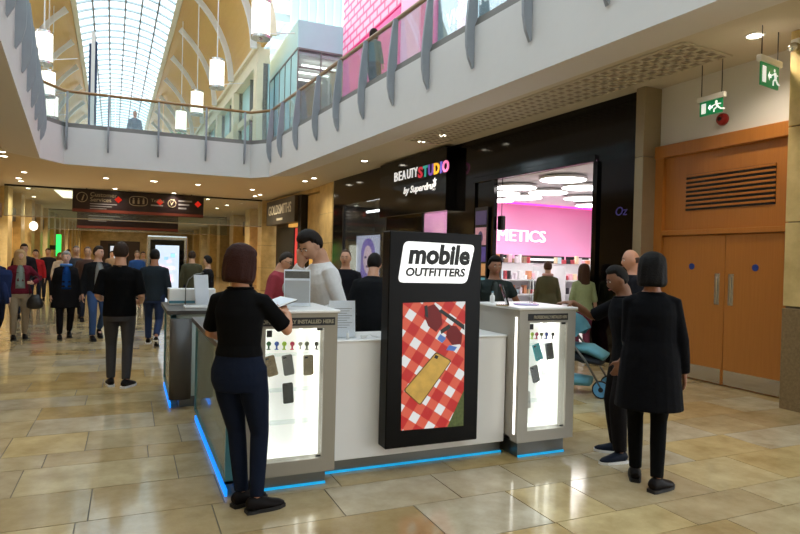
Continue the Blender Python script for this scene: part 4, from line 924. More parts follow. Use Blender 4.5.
# ---- things on the counters
def card_stand(x, y, z, w_, h_, rz, label, mats, lines=0, name='sign_holder'):
    t = thing(name, label, 'sign holder', (x, y, z), rz); ob('foot', bbox(-w_/2, w_/2, -.02, .06, 0, .006), 'clear_glass', t)
    c = ob('card', bbox(-w_/2+.006, w_/2-.006, -.004, .004, .006, h_), 'paper', t); c.rotation_euler = (rad(-7), 0, 0)
    for k in range(lines): ob('text_line', bbox(-w_*.36, w_*.36-(k % 3)*.02, -.006, -.004, h_*.78-k*.018, h_*.78-k*.018+.004), 'print_grey', c)
    for (z0, z1, m) in mats: ob('picture', bbox(-w_/2+.012, w_/2-.012, -.0065, -.004, h_*z0, h_*z1), m, c)
    cv = ob('acrylic_sheet', bbox(-w_/2, w_/2, -.011, -.009, .006, h_+.004), 'acrylic', t); cv.rotation_euler = (rad(-7), 0, 0)
    return t
MS('photo_dark', 92, 88, 84, rough=.4, var=.5, scale=20); MS('photo_grey', 168, 168, 168, rough=.4)
p = atZ(297, 306.5, 1.242); card_stand(p.x, p.y, 1.242, .205, .275, -.15, 'clear sign holder with a photo card on the left cabinet top', [(.76, .95, 'photo_dark'), (.1, .7, 'photo_grey')])
p = atZ(352, 342, 1.0); card_stand(p.x, 4.37, 1.0, .215, .285, -.1, 'white price list in a clear holder on the low counter', [], 9)
p = atZ(355.5, 342.5, 1.0); t = thing('lip_balm_tube', 'short white tube standing before the white price list', 'tube', (p.x, 4.29, 1.0)); bm = bmesh.new(); cyl(bm, (0, 0, 0), (0, 0, .05), .011, 12); ob('tube', bm, 'white_paint', t, smooth=True); bm = bmesh.new(); cyl(bm, (0, 0, .05), (0, 0, .065), .009, 12); ob('cap', bm, 'paper', t)
p = atZ(371, 338, 1.0); t = thing('charging_cable', 'white charging cable with plug lying on the low counter', 'cable', (p.x, p.y, 1.0)); bm = bmesh.new(); tube(bm, [(-.05, .0, .02), (-.02, -.03, .03), (.02, .02, .012), (.05, .0, .008), (.08, .05, .006)], [.004]*5, 6); ob('cord', bm, 'white_paint', t, smooth=True); ob('plug', bbox(-.085, -.04, -.015, .015, .001, .028, .006), 'white_paint', t)
# far unit items
zt = 1.02
def onfar(px, py): return atZ(px, py, zt)
p = onfar(171, 304); t = thing('device_box', 'small grey and tan box at the corner of the farther counter', 'box', (p.x+.02, p.y+.1, zt)); ob('carton', bbox(-.05, .05, -.1, .1, 0, .16, .004), 'kiosk_grey', t); ob('lid', bbox(-.052, .052, -.102, .102, .16, .185, .004), 'paper', t)
p = onfar(192, 306); t = thing('display_riser', 'long white display riser on the farther counter', 'riser', (p.x+.02, p.y+.25, zt)); ob('body', bbox(-.26, .26, -.08, .08, 0, .19, .008), 'white_paint', t); ob('edge_strip', bbox(-.26, .26, -.084, -.08, .02, .05), 'teal_frame', t)
p = onfar(199, 308); t = thing('flat_tablet', 'white tablet lying flat in front of the display riser', 'tablet', (p.x, p.y, zt)); ob('body', bbox(-.16, .16, -.08, .08, .0, .03, .006), 'white_paint', t); ob('screen', bbox(-.14, .14, -.065, .065, .03, .032), 'photo_grey', t)
p = atZ(212, 292, 1.02+.19); card_stand(.78, 7.35, zt, .2, .36, .5, 'tilted white card stand on the farther counter', [(.1, .9, 'paper')])
p = onfar(186, 306); t = thing('security_tether', 'thin bent wire tether arching over the farther counter', 'tether', (p.x, p.y+.1, zt)); bm = bmesh.new(); tube(bm, [(0, 0, 0), (0, 0, .2), (.03, 0, .3), (.1, 0, .36), (.2, 0, .38)], [.006]*5, 6); ob('wire', bm, 'steel_dark', t, smooth=True); bm = bmesh.new(); lathe(bm, [(.03, 0), (.03, .01)], 12); ob('base', bm, 'steel_dark', t)
# right cabinet top
z = 1.242
p = atZ(508, 306, z); t = thing('tablet_stand', 'dark tablet on a tilted stand on the right cabinet', 'tablet', (p.x, p.y, z), rad(62)); o = ob('tablet', bbox(-.1, .1, -.006, .006, .01, .19, .004), 'black_gloss', t); o.rotation_euler = (rad(-20), 0, 0); ob('screen_edge', bbox(-.092, .092, -.008, -.006, .02, .18), 'photo_grey', o); o2 = ob('stand_leg', bbox(-.03, .03, .0, .1, 0, .012), 'steel', t)
p = atZ(493, 305, z); t = thing('spray_bottle', 'small white cleaning bottle behind the tablet stand', 'bottle', (2.98, 4.62, z)); bm = bmesh.new(); lathe(bm, [(.02, 0), (.022, .005), (.022, .06), (.009, .075), (.009, .09)], 14); ob('bottle', bm, 'white_paint', t, smooth=True); bm = bmesh.new(); lathe(bm, [(.011, .09), (.011, .105)], 12); ob('cap', bm, 'teal_frame', t)
p = atZ(529, 305.5, z); t = thing('round_dish', 'round glass dish with a violet reflection painted in, on the right cabinet top', 'dish', (3.16, 4.36, z)); MS('violet_reflection', 190, 180, 226, rough=.1); bm = bmesh.new(); lathe(bm, [(.1, 0), (.11, .004), (.11, .01), (.1, .012)], 28); ob('pad', bm, 'violet_reflection', t); bm = bmesh.new(); lathe(bm, [(.06, .012), (.06, .014)], 24); ob('ring', bm, 'paper', t)  # violet reflection on the cabinet top painted as the dish colour
for k, (x, y) in enumerate(((3.3, 4.5), (3.42, 4.62))):
    t = thing('wire_stand', ('front', 'rear')[k]+' tall thin wire display stand on the right cabinet', 'stand', (x, y, z), 0, 'wire stands'); bm = bmesh.new(); cyl(bm, (0, 0, 0), (0, 0, .22), .004, 6); ob('post', bm, 'steel', t); bm = bmesh.new(); lathe(bm, [(.03, 0), (.03, .006)], 12); ob('base', bm, 'steel', t); ob('clip', bbox(-.02, .02, -.004, .004, .2, .24), 'clear_glass', t)
# ================================================================== PEOPLE
def ik(a, t, l1, l2, pole):
    d = t-a; L = min(d.length, (l1+l2)*.999); d.normalize()
    x = (l1*l1-l2*l2+L*L)/(2*L); h = math.sqrt(max(0, l1*l1-x*x)); p = (pole-d*pole.dot(d))
    p = p.normalized() if p.length > 1e-6 else Vector((0, 0, 1)); return a+d*x+p*h, a+d*L
def sm(t): t = max(0, min(1, t)); return t*t*(3-2*t)
def remesh(bm, vox, it=4, name='m'):
    bmesh.ops.recalc_face_normals(bm, faces=bm.faces[:])
    me = bpy.data.meshes.new(name); bm.to_mesh(me); bm.free()
    me = evalmesh(me, [('REMESH', dict(mode='VOXEL', voxel_size=vox, use_smooth_shade=True)), ('SMOOTH', dict(factor=.5, iterations=it))])
    me.name = name
    for p in me.polygons: p.use_smooth = True
    return me
def headpt(x, y, z):     # unit direction -> head surface (y forward), metres
    X, Y, Z = .076*x, .097*y, .118*z
    if z < 0:
        X *= 1-.30*(-z)**1.6
        if y < 0: Y *= 1-.42*(-z)
        else: Y *= 1+.05*(-z)
    if y > 0:
        Y -= .012*y*y
        f = y**2
        Y += f*(.030*math.exp(-(x/.17)**2-((z+.26)/.15)**2)+.013*math.exp(-(x/.13)**2-((z+.02)/.16)**2))
        Y -= f*.010*math.exp(-((abs(x)-.36)/.15)**2-((z-.03)/.11)**2)
        Y += f*(.006*math.exp(-((z-.24)/.1)**2)*math.exp(-(x/.6)**2)+.006*math.exp(-(x/.3)**2-((z+.56)/.09)**2)+.010*math.exp(-(x/.35)**2-((z+.86)/.14)**2))
    return Vector((X, Y, Z))
def sph(bm, f, n=28, m=22):
    rows = []
    for j in range(1, m):
        th = PI*j/m; rows.append([bm.verts.new(f(math.sin(th)*math.sin(2*PI*k/n), math.sin(th)*math.cos(2*PI*k/n), math.cos(th))) for k in range(n)])
    t = bm.verts.new(f(0, 0, 1)); b = bm.verts.new(f(0, 0, -1))
    for k in range(n): bm.faces.new((t, rows[0][k], rows[0][(k+1) % n])); bm.faces.new((b, rows[-1][(k+1) % n], rows[-1][k]))
    for a, d in zip(rows, rows[1:]):
        for k in range(n): bm.faces.new((a[k], d[k], d[(k+1) % n], a[(k+1) % n]))
def hand(bm, w, d, nrm, side, curl=.5, s=1., spread=.06):
    # w wrist, d direction of the fingers, nrm palm normal, side = direction of the thumb
    d = d.normalized(); side = (side-d*side.dot(d)).normalized(); nrm = d.cross(side) if d.cross(side).dot(nrm) > 0 else side.cross(d)
    tube(bm, [w-d*.02*s, w+d*.02*s, w+d*.06*s, w+d*.095*s], [(.026*s, .019*s), (.034*s, .017*s), (.040*s, .016*s), (.038*s, .013*s)], 12, side=side)
    for i, (o, L) in enumerate(((.029, .072), (.010, .082), (-.010, .076), (-.029, .060))):
        p = w+d*.085*s+side*o*s; dd = (d+side*(o/.03*spread)).normalized(); pts = [p]; a = 0
        for k, fr_ in enumerate((.42, .32, .26)):
            a += curl*(.55, .75, .6)[k]; v = dd*math.cos(a)+nrm*math.sin(a); pts.append(pts[-1]+v*L*fr_*s)
        tube(bm, pts, [.0098*s, .0092*s, .0085*s, .0065*s], 8)
    b = w+d*.025*s+side*.026*s; q = (side*.8+d*.6+nrm*.35).normalized(); q2 = (side*.25+d*.9+nrm*.45).normalized()
    tube(bm, [w+d*.01*s, b, b+q*.035*s, b+q*.035*s+q2*.03*s, b+q*.035*s+q2*.055*s], [.015*s, .0135*s, .0115*s, .0105*s, .007*s], 8)
SKIN = {}
def skin(r, g, b):
    k = 'skin_%d_%d_%d' % (r, g, b)
    return MAT.get(k) or MS(k, r, g, b, rough=.5, var=.06, scale=20)
def cloth(name, r, g, b, var=.12, scale=30., rough=.85, bump=.35, bscale=14.):
    return MAT.get(name) or MS(name, r, g, b, var=var, scale=scale, rough=rough, bump=bump, bscale=bscale, spec=.1)
MS('eye_white', 226, 220, 214, rough=.2); MS('eye_dark', 30, 20, 14, rough=.2); MS('lips', 150, 82, 74, rough=.4)
MS('sole_white', 220, 220, 220, rough=.6); MS('sole_black', 20, 18, 18, rough=.6)
def person(label, x, y, az, h=1.75, fem=False, lean=0., fat=1., skin_c=(206, 160, 130), hair='short', hair_c=(34, 26, 22), head=(0, 0, 0),
           armR=None, armL=None, footR=(.1, 0), footL=(-.1, 0), toeR=0., toeL=0., heelR=0., heelL=0., z0=0., drop=0., twist=0.,
           top=('top_black', (20, 20, 22)), sleeve=1., hem=.92, flare=0., collar=False, bottom=('jeans_dark', (34, 38, 52)), shoes=('shoe_black', (24, 22, 22)), sole='sole_black',
           vox=.011, face=True, glasses=False, coat=None, lower=True, group=None, brows=True, extra=None, legw=1., scarf=None, shirt=None):
    """faces +Y at az=0; az turns clockwise. armX = (wrist xyz, pole xyz, hand dir, palm normal, thumb side, curl)"""
    S_ = h/1.75; t = thing('person', label, 'person', (x, y, z0), -math.radians(az), group)
    def B(p):                                          # torso lean and twist about the hips
        p = Vector(p); w_ = sm((p.z-.93)/.34)
        if w_ <= 0: return p
        q = p-Vector((0, 0, .95)); q = Matrix.Rotation(-lean*w_, 3, 'X') @ (Matrix.Rotation(-twist*w_, 3, 'Z') @ q); return q+Vector((0, 0, .95))
    D = Vector((0, 0, -drop)); sh = .152 if fem else .176; hipw = .092
    T = ([(.80, .150, .115), (.86, .176, .125), (.93, .178, .122), (1.0, .156, .106), (1.1, .128, .096), (1.2, .135, .108), (1.3, .150, .118), (1.38, .140, .098), (1.44, .100, .076), (1.475, .062, .060), (1.52, .048, .052)] if fem else
         [(.80, .140, .105), (.86, .166, .115), (.93, .165, .114), (1.0, .160, .108), (1.1, .152, .104), (1.2, .162, .112), (1.3, .178, .12), (1.38, .168, .106), (1.44, .115, .082), (1.475, .072, .066), (1.52, .056, .060)])
    T = [(z, rx*(fat if z < 1.4 else 1), ry*(fat**1.3 if z < 1.4 else 1)) for z, rx, ry in T]
    ax = Vector((1, 0, 0))
    def torso(bm, lo, hi, inf, fl=0., n=22, lo_fl=0.):
        pts, rd = [], []
        zs = sorted({lo, hi, *[z for z, _, _ in T if lo < z < hi]})
        for z in zs:
            for (a, ra, qa), (b, rb, qb) in zip(T, T[1:]):
                if a <= z <= b: f = (z-a)/(b-a); rx, ry = ra+(rb-ra)*f, qa+(qb-qa)*f; break
            else: rx, ry = (T[0][1], T[0][2]) if z < T[0][0] else (T[-1][1], T[-1][2])
            if coat and inf > .012 and z < 1.22: rx, ry = max(rx, .150*fat) if z > 1.05 else .158*fat, max(ry, .112*fat) if z > 1.05 else .122*fat
            k = max(0, (1.12-z))*fl; pts.append(B((0, 0, z))+D); rd.append((rx+inf+k, ry+inf+k))
        tube(bm, [p*S_ for p in pts], [(a*S_, b*S_) for a, b in rd], n, side=(ax if abs(twist) < .01 else Matrix.Rotation(-twist*.6, 3, 'Z') @ ax))
    J = {}
    for s, nm, arm, ft, toe, heel in ((1, 'R', armR, footR, toeR, heelR), (-1, 'L', armL, footL, toeL, heelL)):
        S0 = B((s*sh, -.005, 1.392))+D
        if arm is None: wt, pole, hd, pn, th, cu = (s*.255, .03, .86), (s*.4, -1, 0), (s*.02, .12, -1), (-s, 0, 0), (0, 1, 0), .35
        else: wt, pole, hd, pn, th, cu = arm
        E_, W_ = ik(S0, Vector(wt)+D, .29, .255, Vector(pole)); J['S'+nm], J['E'+nm], J['W'+nm] = S0, E_, W_; J['H'+nm] = (Vector(hd), Vector(pn), Vector(th), cu)
        Hp = Vector((s*hipw, 0, .92))+D; A_ = Vector((ft[0], ft[1], .085+heel)); K_, A2 = ik(Hp, A_, .425, .425, Vector((s*.05, 1, 0))); J['P'+nm], J['K'+nm], J['A'+nm] = Hp, K_, A2; J['t'+nm] = (toe, heel)
    yaw, pit, rol = head
    HC_ = B((0, .018, 1.625))+D
    HM = Matrix.Rotation(-lean*.6-twist*0, 3, 'X') @ Matrix.Rotation(-yaw, 3, 'Z') @ Matrix.Rotation(-pit, 3, 'X') @ Matrix.Rotation(rol, 3, 'Y')
    # --- body: one continuous surface
    bm = bmesh.new(); torso(bm, .86, 1.52, -.004)
    hs = 1.0 if not fem else .95
    piv = Vector((0, -.01, -.09))
    HP = HC_+Vector((0, 0, 0))
    def hp(p): return (HP+piv+HM @ (Vector(p)*hs-piv))*S_
    tube(bm, [(B((0, -.012, 1.45))+D)*S_, (B((0, -.006, 1.53))+D)*S_, hp((0, -.012, -.04))], [(.056*S_ if fem else .066*S_)*k for k in (1.1, .95, .95)], 14)
    sph(bm, lambda a, b, c: hp(headpt(a, b, c)))
    for s in (-1, 1): ell(bm, hp((s*.076, -.008, -.008)), (.014*S_, .024*S_, .034*S_), 10, 8, HM)
    for s, nm in ((1, 'R'), (-1, 'L')):
        k = .88 if fem else 1.0
        a, e, w_ = J['S'+nm], J['E'+nm], J['W'+nm]
        tube(bm, [q*S_ for q in (a*.86+Vector((0, 0, a.z))*.14, a, a*.55+e*.45, e, e*.55+w_*.45, w_)], [r*k*S_ for r in (.05, .054, .046, .039, .038, .026)], 14)
        d, pn, th, cu = J['H'+nm]; hand(bm, w_*S_, d, pn, th, cu, S_*(.92 if fem else 1.0))
        if lower:
            tube(bm, [q*S_ for q in (J['P'+nm]+Vector((0, 0, .02)), J['P'+nm]*.6+J['K'+nm]*.4, J['K'+nm], J['K'+nm]*.6+J['A'+nm]*.4, J['A'+nm])], [r*S_*min(1, legw)*.94 for r in (.082, .072, .052, .052, .036)], 14)
            an = J['A'+nm]; toe, heel = J['t'+nm]; f = Vector((math.sin(toe), math.cos(toe), 0)); tube(bm, [(an-f*.03+Vector((0, 0, -.03)))*S_, (an+f*.06+Vector((0, 0, -.045-heel*.3)))*S_, (an+f*.15+Vector((0, 0, -.058-heel)))*S_], [(.032*S_, .03*S_), (.036*S_, .026*S_), (.034*S_, .016*S_)], 10)
    ob('body', remesh(bm, vox, 3, 'body'), skin(*skin_c), t)
    # --- clothing
    ck = coat or {}
    tm = cloth(top[0], *top[1]); inf = .016
    bm = bmesh.new(); torso(bm, hem, 1.462, inf, flare)
    for s, nm in ((1, 'R'), (-1, 'L')):
        a, e, w_ = J['S'+nm], J['E'+nm], J['W'+nm]; r0, r1, r2 = (.056, .053, .047) if fem else (.063, .061, .054)
        if sleeve > 0:
            i0 = a*.8+Vector((0, 0, a.z))*.2; pts = [i0, a, a*.5+e*.5]; rd = [r0*.95, r0, r1*1.02]
            if sleeve >= .5: pts.append(e); rd.append(r1)
            else: pts[-1] = a*(1-sleeve*2)+e*(sleeve*2); rd[-1] = r1*1.08
            if sleeve > .5: f = (sleeve-.5)*2*.97; pts += [e*(1-f*.5)+w_*f*.5, e*(1-f)+w_*f]; rd += [r1*.92, r2*.85]
            tube(bm, [q*S_ for q in pts], [r*S_ for r in rd], 14)
    ob(ck.get('name', 'top'), remesh(bm, vox, 4, 'top'), tm, t)
    if collar:
        bm = bmesh.new(); pts = [(B((.068*math.cos(k*PI/8), .0+.066*math.sin(k*PI/8), 1.468))+D)*S_ for k in range(17)]; tube(bm, pts, [(.010*S_, .022*S_)]*17, 8, side=(0, 0, 1)); ob('collar', bm, tm, t, smooth=True)
    if shirt:
        def tr(z):
            for (q, ra, qa), (r_, rb, qb) in zip(T, T[1:]):
                if q <= z <= r_:
                    f = (z-q)/(r_-q); a_, b_ = ra+(rb-ra)*f, qa+(qb-qa)*f
                    if coat and z < 1.22: a_, b_ = (max(a_, .150*fat), max(b_, .112*fat)) if z > 1.05 else (.158*fat, .122*fat)
                    return a_+.016+max(0, 1.12-z)*flare, b_+.016+max(0, 1.12-z)*flare
        def ts(sx, zz): rx, ry = tr(zz); return (B((sx, ry*math.sqrt(max(.05, 1-(sx/rx)**2))+.002, zz))+D)*S_
        sec = ((1.455, .03), (1.42, .045), (1.38, .058), (1.33, .066), (1.28, .07), (1.22, .074), (1.14, .077), (1.06, .08), (1.0, .08))
        bm = bmesh.new(); p = [ts(sx, zz) for zz, sx in sec]; q = [ts(-sx, zz) for zz, sx in sec]
        vp = [bm.verts.new(v) for v in p]; vq = [bm.verts.new(v) for v in q]; mid = [bm.verts.new((a+b)/2+Vector((0, .016, 0))*S_) for a, b in zip(p, q)]
        for i in range(len(sec)-1): bm.faces.new((vp[i], mid[i], mid[i+1], vp[i+1])); bm.faces.new((mid[i], vq[i], vq[i+1], mid[i+1]))
        bmesh.ops.solidify(bm, geom=bm.faces[:], thickness=.012); ob('shirt_front', bm, cloth('shirt_%d_%d_%d' % shirt, *shirt), t, smooth=True)
    if scarf:
        bm = bmesh.new(); pts = [(B((.085*math.cos(k*PI/8), .01+.08*math.sin(k*PI/8), 1.475))+D)*S_ for k in range(17)]; tube(bm, pts, [.03*S_]*17, 8); ob('scarf', bm, cloth('scarf_%d_%d_%d' % scarf, *scarf), t, smooth=True)
    if ck.get('skirt'):
        zl, r_ = ck['skirt']; bm = bmesh.new(); zs = [1.02, .92, .8, .68, zl]
        pts = [D+Vector((0, -.01, z)) for z in zs]; tube(bm, [p*S_ for p in pts], [((.165*fat+(1.02-z)*r_)*S_, (.125*fat+(1.02-z)*r_*.8)*S_) for z in zs], 26, side=ax)
        for v in bm.verts:
            if v.co.z < .9*S_: a = math.atan2(v.co.y, v.co.x); v.co *= 1; v.co.x += .010*math.sin(a*7)*S_; v.co.y += .010*math.cos(a*6)*S_
        ob('coat_skirt', remesh(bm, vox, 3, 'coat_skirt'), tm, t)
    if lower:
        bmn = cloth(bottom[0], *bottom[1]); bm = bmesh.new(); torso(bm, .80, min(1.10, max(hem+.03, .98)), .010)
        for nm in 'RL':
            P_, K_, A_ = J['P'+nm], J['K'+nm], J['A'+nm]; tube(bm, [q*S_ for q in (P_+Vector((0, 0, .03)), P_*.6+K_*.4, K_, K_*.6+A_*.4, A_*.96+K_*.04, )], [r*S_*(legw if i else 1) for i, r in enumerate((.098, .102 if fem else .092, .068, .064, .052))], 16)
            ell(bm, (P_+Vector((0, -.03, -.03)))*S_, (.074*S_, .078*S_, .09*S_))
        ob('trousers', remesh(bm, vox, 4, 'trousers'), bmn, t)
        sm_ = cloth(shoes[0], *shoes[1], rough=.5, bump=.05)
        for nm in 'RL':
            an = J['A'+nm]; toe, heel = J['t'+nm]; f = Vector((math.sin(toe), math.cos(toe), 0)); dn = heel*.55
            sec = [(-.068, .030, .022, .05), (-.045, .038, .048, .055), (0, .042, .058, .06), (.05, .046, .045, .047), (.11, .050, .034, .036), (.16, .044, .027, .029), (.195, .022, .016, .022)]
            bm = bmesh.new(); tube(bm, [(Vector((an.x, an.y, 0))+f*u+Vector((0, 0, zc+heel*max(0, 1-(u+.07)/.2)))) *S_ for u, _, _, zc in sec], [(a*S_, b*S_) for _, a, b, _ in sec], 14, side=Vector((f.y, -f.x, 0)))
            so = ob('shoe', remesh(bm, min(vox, .012), 2, 'shoe'), sm_, t)
            bm = bmesh.new(); sp_ = [(-.07, .032), (-.04, .042), (.02, .043), (.09, .05), (.15, .047), (.2, .022)]; sd = Vector((f.y, -f.x, 0)); lo_, hi_ = [], []
            for u, r in sp_+[(u, -r) for u, r in sp_[::-1]]:
                q = Vector((an.x, an.y, 0))+f*u+sd*r; hz = heel*max(0, 1-(u+.07)/.2); lo_.append(bm.verts.new((q+Vector((0, 0, .001+hz)))*S_)); hi_.append(bm.verts.new((q+Vector((0, 0, .024+hz)))*S_))
            n = len(lo_); bm.faces.new(lo_); bm.faces.new(hi_[::-1])
            for i in range(n): bm.faces.new((lo_[i], lo_[(i+1) % n], hi_[(i+1) % n], hi_[i]))
            ob('sole', bm, sole, so)
    # --- hair
    hm = MAT.get('hair_%d_%d_%d' % hair_c) or MS('hair_%d_%d_%d' % hair_c, *hair_c, rough=.6, var=.3, scale=60, bump=.4, bscale=120, spec=.15)
    bm = bmesh.new()
    if hair in ('short', 'receding', 'full'):
        fl_ = {'short': .62, 'receding': .82, 'full': .58}[hair]; th_ = {'short': .013, 'receding': .008, 'full': .022}[hair]
        def hf(a, b, c):
            line = fl_ if b > .25 else (fl_*(b+.1)/.35 + -.05*(1-(b+.1)/.35) if b > -.1 else (-.05 if b > -.3 else -.42))
            w_ = sm((c-line)/.16+.5); p = headpt(a, b, c); n = Vector((a, b, c)).normalized(); return hp(p+n*(-.014+(.014+th_+(.010*c if c > 0 else 0))*w_))
        sph(bm, hf, 30, 24)
    elif hair in ('bob', 'long'):
        zb = -.135 if hair == 'bob' else -.27; pts = []; rd = []
        for z, k in ((.142, .25), (.125, .62), (.09, .88), (.04, 1.0), (-.03, 1.04), (-.09, 1.06), (zb+.02, 1.02), (zb, .86)): pts.append(hp((0, -.036, z))); rd.append((.104*k*S_, .110*k*S_))
        rg = tube(bm, pts, rd, 40, side=HM @ ax)
        for row, cpt in zip(rg, pts):
            for v in row: v.co += (v.co-cpt)*(.10*noise.noise(Vector((v.co.x*45, v.co.y*45, v.co.z*5)))-.03)
        def hf(a, b, c):
            w_ = sm((c-(.5 if b > .2 else -.2))/.2+.5); p = headpt(a, b, c); n = Vector((a, b, c)).normalized(); return hp(p+n*(-.014+.034*w_))
        sph(bm, hf, 28, 22)
    elif hair == 'bald':
        def hf(a, b, c):
            w_ = sm((c+.35)/.15+.5)*sm((.28-c)/.15+.5)*sm((-.05-b)/.2+.5); p = headpt(a, b, c); n = Vector((a, b, c)).normalized(); return hp(p+n*(-.014+.019*w_))
        sph(bm, hf, 28, 22)
    ho = remesh(bm, min(vox, .012)*.9, 2, 'hair'); ob('hair', ho, hm, t)
    if face:
        for s in (-1, 1):
            bm = bmesh.new(); ell(bm, hp((s*.030, .079, .004)), (.0125*S_, .007*S_, .0065*S_), 10, 8, HM); e_ = ob('eye', bm, 'eye_white', t, smooth=True)
            bm = bmesh.new(); ell(bm, hp((s*.030, .0845, .004)), (.0058*S_, .003*S_, .0058*S_), 8, 6, HM); ob('iris', bm, 'eye_dark', e_, smooth=True)
            bm = bmesh.new(); tube(bm, [hp((s*.014, .088, .024)), hp((s*.030, .087, .029)), hp((s*.048, .076, .022))], [.004*S_, .0045*S_, .002*S_], 6); ob('eyebrow', bm, hm, t, smooth=True)
        bm = bmesh.new(); tube(bm, [hp((-.022, .083, -.066)), hp((0, .093, -.064)), hp((.022, .083, -.066))], [.003*S_, .0065*S_, .003*S_], 8); ob('mouth', bm, 'lips', t, smooth=True)
    if glasses:
        bm = bmesh.new()
        for s in (-1, 1):
            tube(bm, [hp((s*.032+.021*math.cos(k*PI/8), .099, .002+.016*math.sin(k*PI/8))) for k in range(17)], [.0022*S_]*17, 6, cap=True); tube(bm, [hp((s*.053, .098, .006)), hp((s*.080, .02, .008))], [.0022*S_]*2, 6)
        tube(bm, [hp((-.011, .1, .004)), hp((.011, .1, .004))], [.0022*S_]*2, 6); ob('spectacles', bm, 'black_matte', t)
    t['_J'] = 0; del t['_J']
    return t, {k: (v*S_ if isinstance(v, Vector) else v) for k, v in J.items()}, hp
def azdir(px): d = ray(px, 260); return math.degrees(math.atan2(d.x, d.y))
def loc_(x, y, az, h, w): return tuple((Matrix.Rotation(math.radians(az), 3, 'Z') @ (Vector(w)-Vector((x, y, 0))))*(1.75/h))
def dl_(az, d): return tuple(Matrix.Rotation(math.radians(az), 3, 'Z') @ Vector(d))
# --- 1 woman with tablet
X1, Y1, A1, H1 = .635, 3.86, 36, 1.675
wr1 = atY(288, 314, 4.05); hd1 = (-.15, .8, .35)
tab_t, J1, _ = person('woman in black polo and dark jeans holding a tablet at the left counter', X1, Y1, A1, H1, fem=True, skin_c=(190, 134, 100), hair='bob', hair_c=(48, 20, 13), head=(.45, .12, 0), face=False,
    armR=(loc_(X1, Y1, A1, H1, wr1), (.6, -.5, -.8), dl_(A1, hd1), (0, 0, 1), dl_(A1, (-1, 0, .2)), .25), armL=((-.14, .30, 1.06), (-.8, -.5, -.3), (.6, .8, 0), (.3, .2, .9), (0, .2, 1), .3), footR=(.13, .03), footL=(-.01, .10), toeR=.75, toeL=.5,
    top=('polo_black', (9, 9, 11)), sleeve=.42, hem=1.03, collar=True, bottom=('jeans_navy', (20, 27, 44)), shoes=('shoe_black', (22, 18, 18)), vox=.0085, legw=.9)
bm = bbox(-.022, .022, -.002, .002, -.006, .006); o = ob('printed_logo', bm, 'print_grey', tab_t, loc=(-.0, -.094, 1.335)); o.rotation_euler = (rad(-10), 0, 0)
# --- 2 woman in black coat, back view
person('woman in long black coat seen from behind at the right', 3.45, 3.25, 38, 1.70, fem=True, fat=1.12, skin_c=(150, 100, 76), hair='bob', hair_c=(10, 7, 7), head=(.1, .05, 0), face=False,
    armR=((.25, .04, .86), (.4, -1, 0), (.05, .2, -1), (-1, 0, 0), (0, 1, 0), .4), armL=((-.12, .24, 1.0), (-.15, -1, -.2), (.3, .8, -.2), (1, 0, 0), (0, 0, 1), .4), footR=(.06, -.07), footL=(-.06, .14), toeR=.75, toeL=.1,
    top=('coat_black', (8, 8, 12)), sleeve=1., hem=.60, flare=.10, coat=dict(name='coat'), bottom=('leggings_black', (8, 8, 9)), shoes=('shoe_black', (22, 18, 18)), vox=.0085, legw=.88)
# --- 3 man with hand on the counter
X3, Y3, A3, H3 = 3.78, 3.80, -64, 1.61
person('man in black T-shirt resting his hand on the right lit cabinet', X3, Y3, A3, H3, skin_c=(122, 80, 56), hair='short', hair_c=(16, 13, 12), head=(-.1, .25, 0),
    armR=(loc_(X3, Y3, A3, H3, (3.53, 4.2, 1.275)), (.6, -.3, -.8), dl_(A3, (-.95, .2, -.05)), (0, 0, -1), dl_(A3, (.1, -1, 0)), .1), armL=((-.22, .12, .92), (-.4, -1, 0), (0, .4, -.9), (1, 0, 0), (0, 1, 0), .4), footR=(.16, .02), footL=(-.12, .08), toeR=.3, toeL=-.3, lean=.10,
    top=('tee_black', (12, 13, 17)), sleeve=.45, hem=.88, collar=True, bottom=('trousers_charcoal', (22, 19, 20)), shoes=('trainer_navy', (24, 30, 44)), sole='sole_white', vox=.0085, legw=1.12)
# --- 4 bald man behind
person('bald man behind the man at the right cabinet, head showing', 5.27, 5.25, -60, 1.80, skin_c=(196, 140, 112), hair='bald', hair_c=(70, 54, 46), head=(0, .1, 0), top=('jacket_dark', (26, 26, 32)), vox=.014, bottom=('trousers_dark', (26, 26, 30)))
# --- 5 man in white sweater behind the counter
X5, Y5, A5, H5 = 1.66, 5.3, -92, 1.88
nose = Vector((1.40, 5.24, 1.62))
person('man in white sweater behind the kiosk rubbing his nose', X5, Y5, A5, H5, skin_c=(198, 150, 122), hair='full', hair_c=(30, 22, 18), head=(-.30, .5, 0), lean=.16,
    armR=((.03, .235, 1.43), (.9, -.1, -.9), (-.25, .12, .9), (-.3, -.9, 0), (-.3, -.6, .3), .55), armL=((-.22, .2, 1.0), (-.3, -1, 0), (.1, .95, -.2), (0, 0, -1), (1, 0, 0), .3),
    top=('sweater_white', (222, 220, 220)), sleeve=1., hem=.9, fat=1.1, collar=False, bottom=('jeans_mid', (40, 46, 62)), vox=.0085)
# --- 6 man with glasses
person('man with glasses in red patterned shirt leaning beyond the kiosk', 1.80, 8.3, 118, 1.70, skin_c=(200, 150, 122), hair='short', hair_c=(60, 52, 46), head=(.2, .25, 0), glasses=True, lean=.2, fat=1.08,
    top=('shirt_red_pattern', (150, 60, 70)), sleeve=1., hem=.9, bottom=('jeans_mid', (40, 46, 62)), vox=.013)
MAT['shirt_red_pattern'].node_tree.nodes['Noise Texture'].inputs['Scale'].default_value = 26
